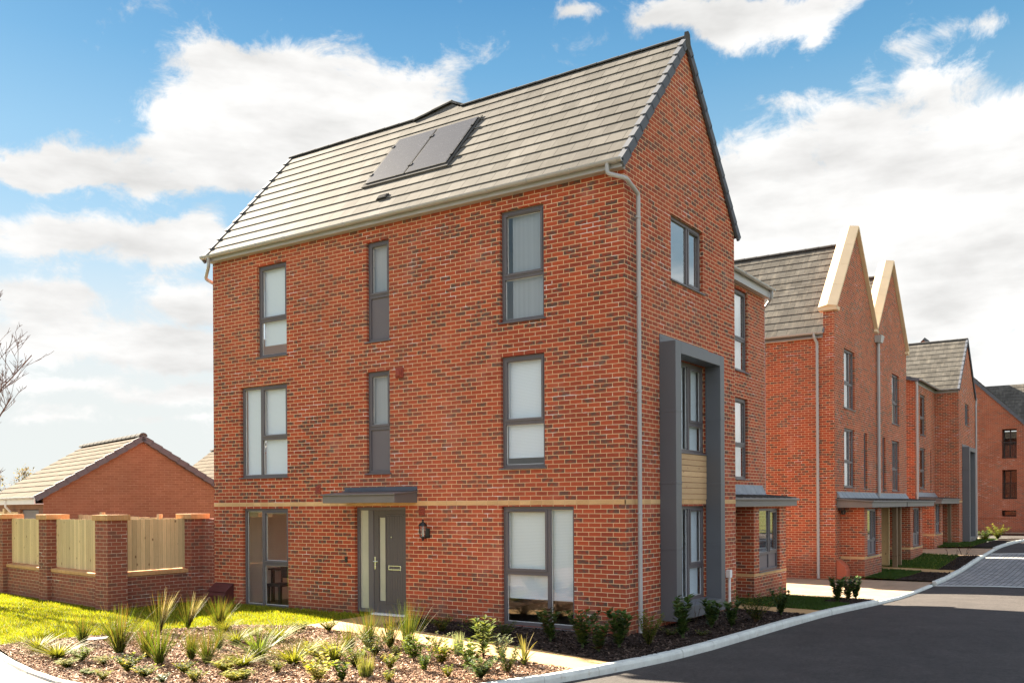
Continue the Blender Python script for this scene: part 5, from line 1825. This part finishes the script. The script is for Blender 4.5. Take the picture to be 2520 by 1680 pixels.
PL = [
 ('t', -5.09, 6.75, .45, 'spiky grass tuft nearest the grey slate, at the left end of the bark bed'),
 ('t', -5.38, 5.36, .66, 'tall spiky grass tuft in front of the big brick corner pier'),
 ('s', -4.38, 7.1, .21, 'short sedge tuft at the lawn edge just behind the tall grass by the corner pier'),
 ('tw', -3.75, 6.74, .67, 'tallest wind blown grass tuft at the lawn edge right of the brick corner pier', .8),
 ('t', -5.4, 4.68, .52, 'left tuft of the overlapping pair of grasses before the long timber panel'),
 ('t', -5.64, 4.06, .56, 'right and nearer tuft of the overlapping pair of grasses before the long timber panel'),
 ('s', -5.86, 6.63, .20, 'leftmost low sedge clump of the bark bed, beside the lawn', 1.3),
 ('s', -6.07, 5.74, .20, 'wide low sedge clump second from the left edge of the bark bed', 1.5),
 ('k', -6.06, 5.17, .13, 'small yellow green plant right of the wide low sedge on the left'),
 ('k', -6.46, 4.85, .08, 'tiny plant close to the curved paving edge, below the wide low sedge', 1.5),
 ('k', -6.07, 4.65, .08, 'tiny straw coloured plant alone in the bark, left of the overlapping grass pair', 1.2),
 ('k', -6.22, 3.88, .14, 'small bright yellow plant below the overlapping grass pair'),
 ('k', -6.6, 4.16, .05, 'tiniest flat yellow plant beside the curved paving edge', 2.),
 ('sh', -6.71, 3.66, .11, 'small grey green plant nearest the curved paving edge', 1.3),
 ('k', -6.32, 3.39, .09, 'small green mound between the curved paving edge and the foremost yellow plant', 1.4),
 ('dk', -6.41, 2.91, .09, 'small dark green mound cut by the bottom edge of the photo on the left', 1.3),
 ('tw', -3.03, 6.95, .55, 'grass tuft with white wind swept tips in front of the maroon meter box'),
 ('t', -2.86, 6.31, .52, 'orange green grass tuft right of the maroon meter box'),
 ('s', -3.06, 5.93, .19, 'yellow sedge at the foot of the grass tuft right of the meter box'),
 ('t', -5.15, 4.04, .42, 'left one of two slim upright grass tufts below the meter box'),
 ('t', -5.26, 3.56, .44, 'right one of two slim upright grass tufts below the meter box'),
 ('t', -4.35, 4.46, .36, 'loose grass tuft just behind the two slim upright tufts'),
 ('s', -3.83, 4.71, .20, 'arching yellow sedge below the left corner of the ground floor dining window', 1.2),
 ('s', -3.09, 5.17, .15, 'small sedge in the back row near the lawn below the dining window', 1.2),
 ('s', -3.27, 4.39, .25, 'dark green sedge clump in the back row, below the right edge of the dining window', 1.2),
 ('s', -4.57, 3.34, .34, 'tallest bright yellow sedge in the middle of the bark bed'),
 ('s', -5.12, 3.02, .18, 'low sprawling yellow sedge in front of the tallest sedge', 1.6),
 ('k', -5.53, 2.87, .10, 'small yellow plant at the left foot of the sprawling sedge', 1.5),
 ('s', -4.64, 2.57, .23, 'arching sedge left of the pale variegated shrub', 1.2),
 ('s', -3.95, 3.06, .21, 'yellow sedge behind the pale variegated shrub', 1.1),
 ('pale', -4.26, 2.5, .19, 'pale cream and green shrub in the middle of the bark bed', 1.1),
 ('k', -2.43, 4.91, .11, 'left small dark plant of the pair beside the corner of the pale path'),
 ('k', -2.17, 5.01, .09, 'right small dark plant of the pair beside the corner of the pale path'),
 ('k', -2.14, 4.44, .12, 'small plant on the bark at the path edge below the side light of the door'),
 ('k', -5.9, 3.18, .10, 'small yellow plant left of centre near the bottom of the photo'),
 ('yel', -6.2, 2.59, .14, 'bright yellow plant cut by the bottom edge of the photo, left of centre', 1.2),
 ('k', -5.91, 2.21, .09, 'low yellow green mound at the bottom edge of the photo, below the sprawling sedge', 1.5),
 ('sh', -5.21, 2.26, .14, 'thin twiggy shrub right of the sprawling sedge', 1.1),
 ('k', -5.76, 2.22, .08, 'tiny yellow sprig just above the low mound at the bottom edge', 1.3),
 ('pale', -5.38, 1.37, .25, 'larger cream leaved shrub at the bottom edge of the photo', .8),
 ('s', -4.18, 2.28, .28, 'bushy yellow sedge left of the first tall grass by the path'),
 ('t', -3.58, 2.58, .44, 'first and shortest tall grass of the row along the path'),
 ('t', -3.08, 2.67, .55, 'second tall grass of the row along the path, below the door side light'),
 ('t', -2.86, 2.45, .48, 'third tall grass of the row along the path, below the front door'),
 ('t', -3.23, 1.79, .70, 'last and thinnest tall grass of the row along the path, right of the front door', .7),
 ('fs', -3.62, 2.05, .32, 'fine leaved green shrub among the tall grasses by the path'),
 ('sh', -4.41, 1.68, .22, 'olive shrub right behind the upright broom like grass', 1.1),
 ('up', -4.83, 1.1, .26, 'upright broom like grass at the front centre of the bark bed'),
 ('sh', -4.29, 1.19, .18, 'dull green shrub right of the broom like grass'),
 ('leaf', -3.61, 1.35, .28, 'blue green leafy shrub at the foot of the thinnest tall grass'),
 ('sh', -3.47, 1.8, .13, 'small grey green shrub between two tall grasses by the path'),
 ('heb', -2.6, 1.77, .18, 'greyish rounded hebe on the path edge left of the lavender', 1.2),
 ('yel', -3.59, .89, .24, 'yellow green rounded shrub in front of the greyish hebe'),
 ('lav', -2.91, 1.14, .32, 'silvery upright lavender standing against the sunlit path', .75),
 ('leaf', -4.18, .72, .2, 'small leafy shrub in front of the blue green shrub'),
 ('leaf', -3.66, .38, .3, 'reddish green leafy shrub right of the lavender'),
 ('tall', -2.92, .7, .43, 'tallest leafy perennial with layered leaves by the path', .9),
 ('gl', -2.85, .45, .26, 'grey leaved shrub just right of the tallest leafy perennial'),
 ('dk', -4.19, -.18, .21, 'dark glossy round shrub near the kerb at the front of the bark bed', 1.2),
 ('yel', -4.33, .22, .12, 'small gold plant left of the dark glossy round shrub'),
 ('yel', -4.96, .62, .12, 'bright gold plant cut by the bottom edge of the photo, below the dull green shrub'),
 ('leaf', -5.26, 1.09, .22, 'leafy green shrub at the bottom edge of the photo, left of the broom like grass'),
 ('phor', -3.11, -.09, .48, 'spiky sword leaved plant beside the sunlit path near the kerb'),
 ('fs', -3.74, -.26, .31, 'airy fine leaved shrub just left of the sword leaved plant', .9),
 ('rd', -1.15, 2.82, .20, 'left rounded shrub in the shade below the wall lantern', 1.3),
 ('rd', -1.19, 2.08, .22, 'middle rounded shrub in the shade against the brick wall', 1.2),
 ('rd', -1.02, 1.64, .18, 'right rounded shrub in the shade, under the edge of the big window', 1.2),
 ('rd', -.75, 3.59, .15, 'low dark shrub in the shade just right of the front door', 1.3),
 ('la', -1.24, .66, .5, 'upright laurel in front of the big ground floor window'),
 ('la', -1.48, -.04, .48, 'upright laurel at the right edge of the big ground floor window'),
 ('la', -1.7, -.43, .43, 'forked laurel second from the house corner'),
 ('la', -1.14, -.45, .54, 'tallest laurel of the row, at the house corner'),
 ('fs', -.8, -.77, .38, 'rounded fine leaved shrub at the foot of the grey downpipe', .9),
 ('la', .19, -.88, .56, 'laurel in front of the left leg of the grey window surround'),
 ('low', .39, -.58, .11, 'low dark shrub left of the laurel by the window surround'),
 ('low', .65, -1.01, .08, 'tiny green shrub alone on the dark bark by the kerb'),
 ('la', 1.59, -.78, .46, 'laurel in front of the base of the grey window surround'),
 ('la', 1.89, -1.03, .43, 'leaning laurel beside the white service duct'),
 ('fs', 2.73, -1.15, .46, 'fine leaved shrub beside the shaded path to the porch'),
 ('la', 4.08, -1.17, .42, 'laurel nearest the shaded path, in front of the small lawn'),
 ('tg', 1.93, -.36, .36, 'thin bare sapling before the base of the grey window surround'),
 ('la', 7.9, -1.2, .54, 'left laurel of the three beside the first sunlit driveway'),
 ('la', 9.0, -1.15, .50, 'middle laurel of the three beside the first sunlit driveway'),
 ('la', 9.55, -1.2, .45, 'right laurel of the three beside the first sunlit driveway'),
 ('tg', 23.2, -1.25, .7, 'left bare twiggy plant on the bed before the twin gables'),
 ('tg', 25.6, -1.25, .75, 'right bare twiggy plant on the bed before the twin gables'),
 ('dk', 40.5, -.2, .42, 'dark bush in the far bed beyond the third house'),
 ('yel', 39.6, -.2, .24, 'bright yellow green bush before the third house at the end of the street', 2.0),
 ('rd', 43.5, -.4, .6, 'large dark bush in the far bed nearest the road end', 1.1),
]
for p in PL:
    plant(*p)
m = MB(); m.box(-.16, .16, -.07, .07, 0, .022)
o = obj('slate_piece', m, 'slate', bevel=.004)
o.location = (-4.74, 6.92, .01); o.rotation_euler = (R(6), R(-4), R(-50))
tag(o, 'flat grey slate lying on the bark near the lawn edge', 'slate')

# bare young tree beside the drive, its trunk just outside the picture
def bare_tree(name, loc, height, seed, label, spread=.55, levels=5):
    t = thing(name, loc, label, 'tree')
    r = random.Random(seed)
    tr, cr = MB(), MB()
    def grow(p, d, L, rad, lev, m):
        path = [p]
        q = p
        dd = d
        for k in range(4):
            dd = (dd + Vector((r.gauss(0, .09), r.gauss(0, .09), r.gauss(.05, .05)))).normalized()
            q = q + dd * L / 4
            path.append(q)
        mm = tr if lev == 0 else cr
        rad = max(rad, .006)
        mm.tube(path, rad, 6 if lev < 2 else 4, False, r1=rad * (.55 if lev else .35))
        if lev >= levels:
            return
        nb = (15 if lev == 0 else 5 if lev < 3 else 3)
        for k in range(nb):
            t_ = r.uniform(.2 if lev == 0 else .2, 1.)
            i = min(3, int(t_ * 4))
            b = path[i].lerp(path[i + 1], t_ * 4 - i)
            az = r.uniform(0, 2 * PI)
            el = r.uniform(.35, 1.0)
            nd = (dd * r.uniform(.5, 1.) + Vector((math.cos(az), math.sin(az), .15)) * el).normalized()
            grow(b, nd, L * r.uniform(.34, .56) * (1.15 - t_ * .4), rad * .42 * (1.1 - .4 * t_), lev + 1, m)
    grow(Vector(loc), Vector((.02, 0, 1)), height, height * .011, 0, None)
    obj('trunk', tr, 'bark', t, recalc=False)
    obj('crown', cr, 'twig', t, recalc=False)
    return t
bare_tree('bare_tree', (-2.35, 16.75, -.1), 6.0, 9, 'leafless young tree whose thin branches reach in at the left edge above the garage', levels=4)

def hedge_bush(name, loc, rx, rz, seed, label, n=1400):
    t = thing(name, loc, label, 'bush')
    r = random.Random(seed)
    m, s = MB(), MB()
    for k in range(60):
        a = r.uniform(0, 2 * PI); el = r.uniform(.5, 1.4)
        d = Vector((math.cos(a) * math.cos(el), math.sin(a) * math.cos(el), math.sin(el)))
        e = Vector(loc) + Vector((d.x * rx, d.y * rx, d.z * rz)) * r.uniform(.7, 1.05)
        s.tube([Vector(loc), Vector(loc).lerp(e, .5) + Vector((r.uniform(-.2, .2), r.uniform(-.2, .2), 0)), e], .03, 4, False, r1=.006)
    for k in range(n):
        a = r.uniform(0, 2 * PI); el = r.uniform(.0, 1.5); q = r.uniform(.4, 1) ** .5
        p = Vector(loc) + Vector((math.cos(a) * math.cos(el) * rx * q, math.sin(a) * math.cos(el) * rx * q, math.sin(el) * rz * q))
        leaf(m, p, (r.uniform(-1, 1), r.uniform(-1, 1), r.uniform(-.2, 1)), r.uniform(.12, .3), .05, jit(r.choice([(.16, .12, .06), (.2, .14, .08), (.1, .09, .04)]), r))
    obj('stems', s, 'stem_brown', t, recalc=False)
    obj('foliage', m, 'leaf', t, recalc=False)
hedge_bush('brown_bush', (19.0, 52.8, -.3), 1.5, 5.1, 1, 'brownish bare bush rising behind the far left roof')
hedge_bush('brown_bush', (17.7, 54.6, -.3), 1.6, 5.2, 2, 'brownish bush cut by the left edge of the photo behind the far roof')

# ------------------------------------------------------------------ sun, sky, camera
SUN = Vector((.327, 1.52, 1.0)).normalized()
el = math.asin(SUN.z)
az = math.atan2(SUN.x, SUN.y)
ld = bpy.data.lights.new('sun', 'SUN')
ld.energy = 4.6
ld.angle = R(.55)
ld.color = (1.0, .87, .68)
lo = bpy.data.objects.new('sun', ld)
COL.objects.link(lo)
lo.rotation_euler = (-SUN).to_track_quat('-Z', 'Y').to_euler()
lo.location = (0, 0, 30)

wd = bpy.data.worlds.new('World')
scn.world = wd
t = NT(wd)
sky = t.n('ShaderNodeTexSky')
sky.sky_type = 'NISHITA'
sky.sun_disc = False
sky.sun_elevation = el
sky.sun_rotation = az
sky.air_density = 1.0
sky.dust_density = .3
sky.ozone_density = 2.5
D = t.coord('Generated')
Dn = t.vmath('NORMALIZE', D)
sp_ = t.n('ShaderNodeSeparateXYZ')
t.l(Dn, sp_.inputs[0])
azn = t.math('ARCTAN2', sp_.outputs[1], sp_.outputs[0])
eln = t.math('ARCSINE', sp_.outputs[2])
cv = t.n('ShaderNodeCombineXYZ')
t.l(azn, cv.inputs[0])
t.l(eln, cv.inputs[1])
# billow: domain noise shifts the outline of every bank
nz1 = t.n('ShaderNodeTexNoise')
t.l(Dn, nz1.inputs['Vector'])
nz1.inputs['Scale'].default_value = 9
nz1.inputs['Detail'].default_value = 7
nz1.inputs['Roughness'].default_value = .6
off_ = t.vmath('MULTIPLY', t.vmath('SUBTRACT', nz1.outputs['Color'], (.5, .5, .5)), (.085, .055, 0))
uv2 = t.vmath('ADD', cv.outputs[0], off_)
CL = [(0.845, 0.4, 0.09, 0.049, 1), (0.782, 0.416, 0.073, 0.042, 1), (0.728, 0.399, 0.06, 0.031, 1), (0.905, 0.367, 0.069, 0.042, 1), (0.939, 0.332, 0.094, 0.023, 1), (1.019, 0.315, 0.08, 0.017, 1), (1.072, 0.308, 0.045, 0.017, .9), (0.896, 0.432, 0.043, 0.018, .8), (0.832, 0.361, 0.072, 0.035, 1), (1.054, 0.26, 0.058, 0.021, 1), (0.948, 0.259, 0.067, 0.024, 1), (0.906, 0.279, 0.039, 0.02, .9), (1.047, 0.205, 0.066, 0.022, .9), (0.927, 0.206, 0.051, 0.019, .9), (1.0, 0.168, 0.107, 0.021, .8), (0.412, 0.482, 0.058, 0.014, .9), (0.327, 0.47, 0.097, 0.02, 1), (0.358, 0.459, 0.031, 0.015, .9), (0.272, 0.445, 0.025, 0.014, .7), (0.527, 0.492, 0.033, 0.008, .7), (0.306, 0.397, 0.038, 0.015, .45), (0.226, 0.399, 0.024, 0.015, .45), (0.182, 0.392, 0.035, 0.022, .5), (0.151, 0.387, 0.045, 0.022, .45), (0.328, 0.329, 0.064, 0.052, 1), (0.223, 0.326, 0.071, 0.042, 1), (0.125, 0.312, 0.079, 0.052, 1.1), (0.264, 0.282, 0.101, 0.06, 1.1), (0.164, 0.255, 0.092, 0.059, 1.1), (0.145, 0.189, 0.091, 0.024, .8), (0.097, 0.132, 0.042, 0.024, .8), (.30, .2, .12, .05, 1.), (1.02, .12, .12, .012, .6), (.93, .145, .07, .009, .55), (.97, .095, .12, .008, .5), (1.05, .085, .06, .006, .45), (.95, .17, .12, .016, .6), (.88, .115, .1, .014, .5), (1.06, .15, .09, .02, .55), (.2, .12, .12, .03, .6), (.16, .42, .08, .012, .4), (.24, .37, .06, .02, .45), (.24, .23, .16, .07, .9), (.12, .2, .1, .05, .8), (.33, .25, .08, .06, .8), (.10, .345, .05, .03, .6), (.62, .45, .06, .02, .35), (.67, .43, .04, .02, .4)]
acc = None
for a, e, ra, re, w in CL:
    q = t.vmath('MULTIPLY', t.vmath('SUBTRACT', uv2, (a, e, 0)), (1 / ra, 1 / re, 0))
    d2 = t.vmath('DOT_PRODUCT', q, q)
    gsn = t.math('MULTIPLY', t.math('EXPONENT', t.math('MULTIPLY', d2, -1.25)), w)
    acc = gsn if acc is None else t.math('ADD', acc, gsn)
nz2 = t.noise(t.scale(Dn, 1, 1, 1.5), 16, 12, .68, .4)
dens = t.math('ADD', t.math('MINIMUM', acc, .95), t.math('MULTIPLY_ADD', nz2, 1.9, -.95))
m1 = t.mapr(dens, .20, .72, 0, 1, True)
# broken cloud added out of view, behind and beside the viewer, as fill light
far = t.mapr(t.noise(t.scale(Dn, 1, 1, 2.2), 2.4, 6, .58), .44, .60, 0, 1, True)
view = Vector((.8295, .5584, 0))
dv = t.vmath('DOT_PRODUCT', Dn, tuple(view))
out_f = t.mapr(dv, .45, .75, 1, 0, True)
m2 = t.math('MULTIPLY', far, out_f)
mask = t.math('MAXIMUM', m1, m2)
# pale veil toward the horizon
veil = t.mapr(eln, .09, .31, .9, 0., True)
nz3 = t.noise(t.scale(Dn, 1, 1, 3.2), 7, 5, .55)
shade = t.mapr(nz3, .3, .68, .72, 1.10)
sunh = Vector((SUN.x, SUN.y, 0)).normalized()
bright = t.mapr(t.vmath('DOT_PRODUCT', Dn, tuple(-sunh)), -.35, .8, 1.0, 2.3)  # unseen clouds opposite the sun boosted to fill the shaded walls
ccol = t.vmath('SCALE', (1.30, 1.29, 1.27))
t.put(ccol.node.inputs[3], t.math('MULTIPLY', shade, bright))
skyc = t.mix(1., sky.outputs[0], (.13, .17, .20), 'MULTIPLY')
blue = t.ramp(t.mapr(eln, 0, .7), [(0, (1.0, 1.12, 1.14)), (.16, (.92, 1.08, 1.14)), (.34, (.64, .93, 1.08)), (.50, (.42, .77, 1.02)), (.62, (.22, .57, .90)), (.76, (.09, .37, .73)), (1, (.04, .24, .6))])
skyc = t.mix(.8, skyc, blue)
skyc = t.mix(veil, skyc, (1.10, 1.135, 1.11))
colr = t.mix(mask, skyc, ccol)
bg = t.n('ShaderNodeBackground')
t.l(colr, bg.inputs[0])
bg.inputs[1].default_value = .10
ow = t.n('ShaderNodeOutputWorld')
t.l(bg.outputs[0], ow.inputs[0])
wd.cycles.sampling_method = 'MANUAL'
wd.cycles.sample_map_resolution = 1024

cd = bpy.data.cameras.new('camera')
cd.sensor_width = 36
cd.lens = 2290 / 2520 * 36
cd.shift_y = (1241.5 - 840) / 2520
cd.clip_end = 3000
co = bpy.data.objects.new('camera', cd)
COL.objects.link(co)
yaw = R(33.95)
fwd = Vector((math.cos(yaw), math.sin(yaw), 0))
rgt = Vector((math.sin(yaw), -math.cos(yaw), 0))
upv = Vector((0, 0, 1))
ph = .0058
r2 = rgt * math.cos(ph) - upv * math.sin(ph)
u2 = upv * math.cos(ph) + rgt * math.sin(ph)
co.matrix_world = Matrix(((r2.x, u2.x, -fwd.x, -13.2876), (r2.y, u2.y, -fwd.y, -6.7642), (r2.z, u2.z, -fwd.z, 2.1), (0, 0, 0, 1)))
scn.camera = co
vs = scn.view_settings
vs.view_transform = 'Standard'
vs.look = 'None'
vs.exposure = 3.0
vs.gamma = 1
scn.render.resolution_x, scn.render.resolution_y = 1024, 682
scn.cycles.max_bounces = 8
scn.cycles.transparent_max_bounces = 12
scn.cycles.use_denoising = True
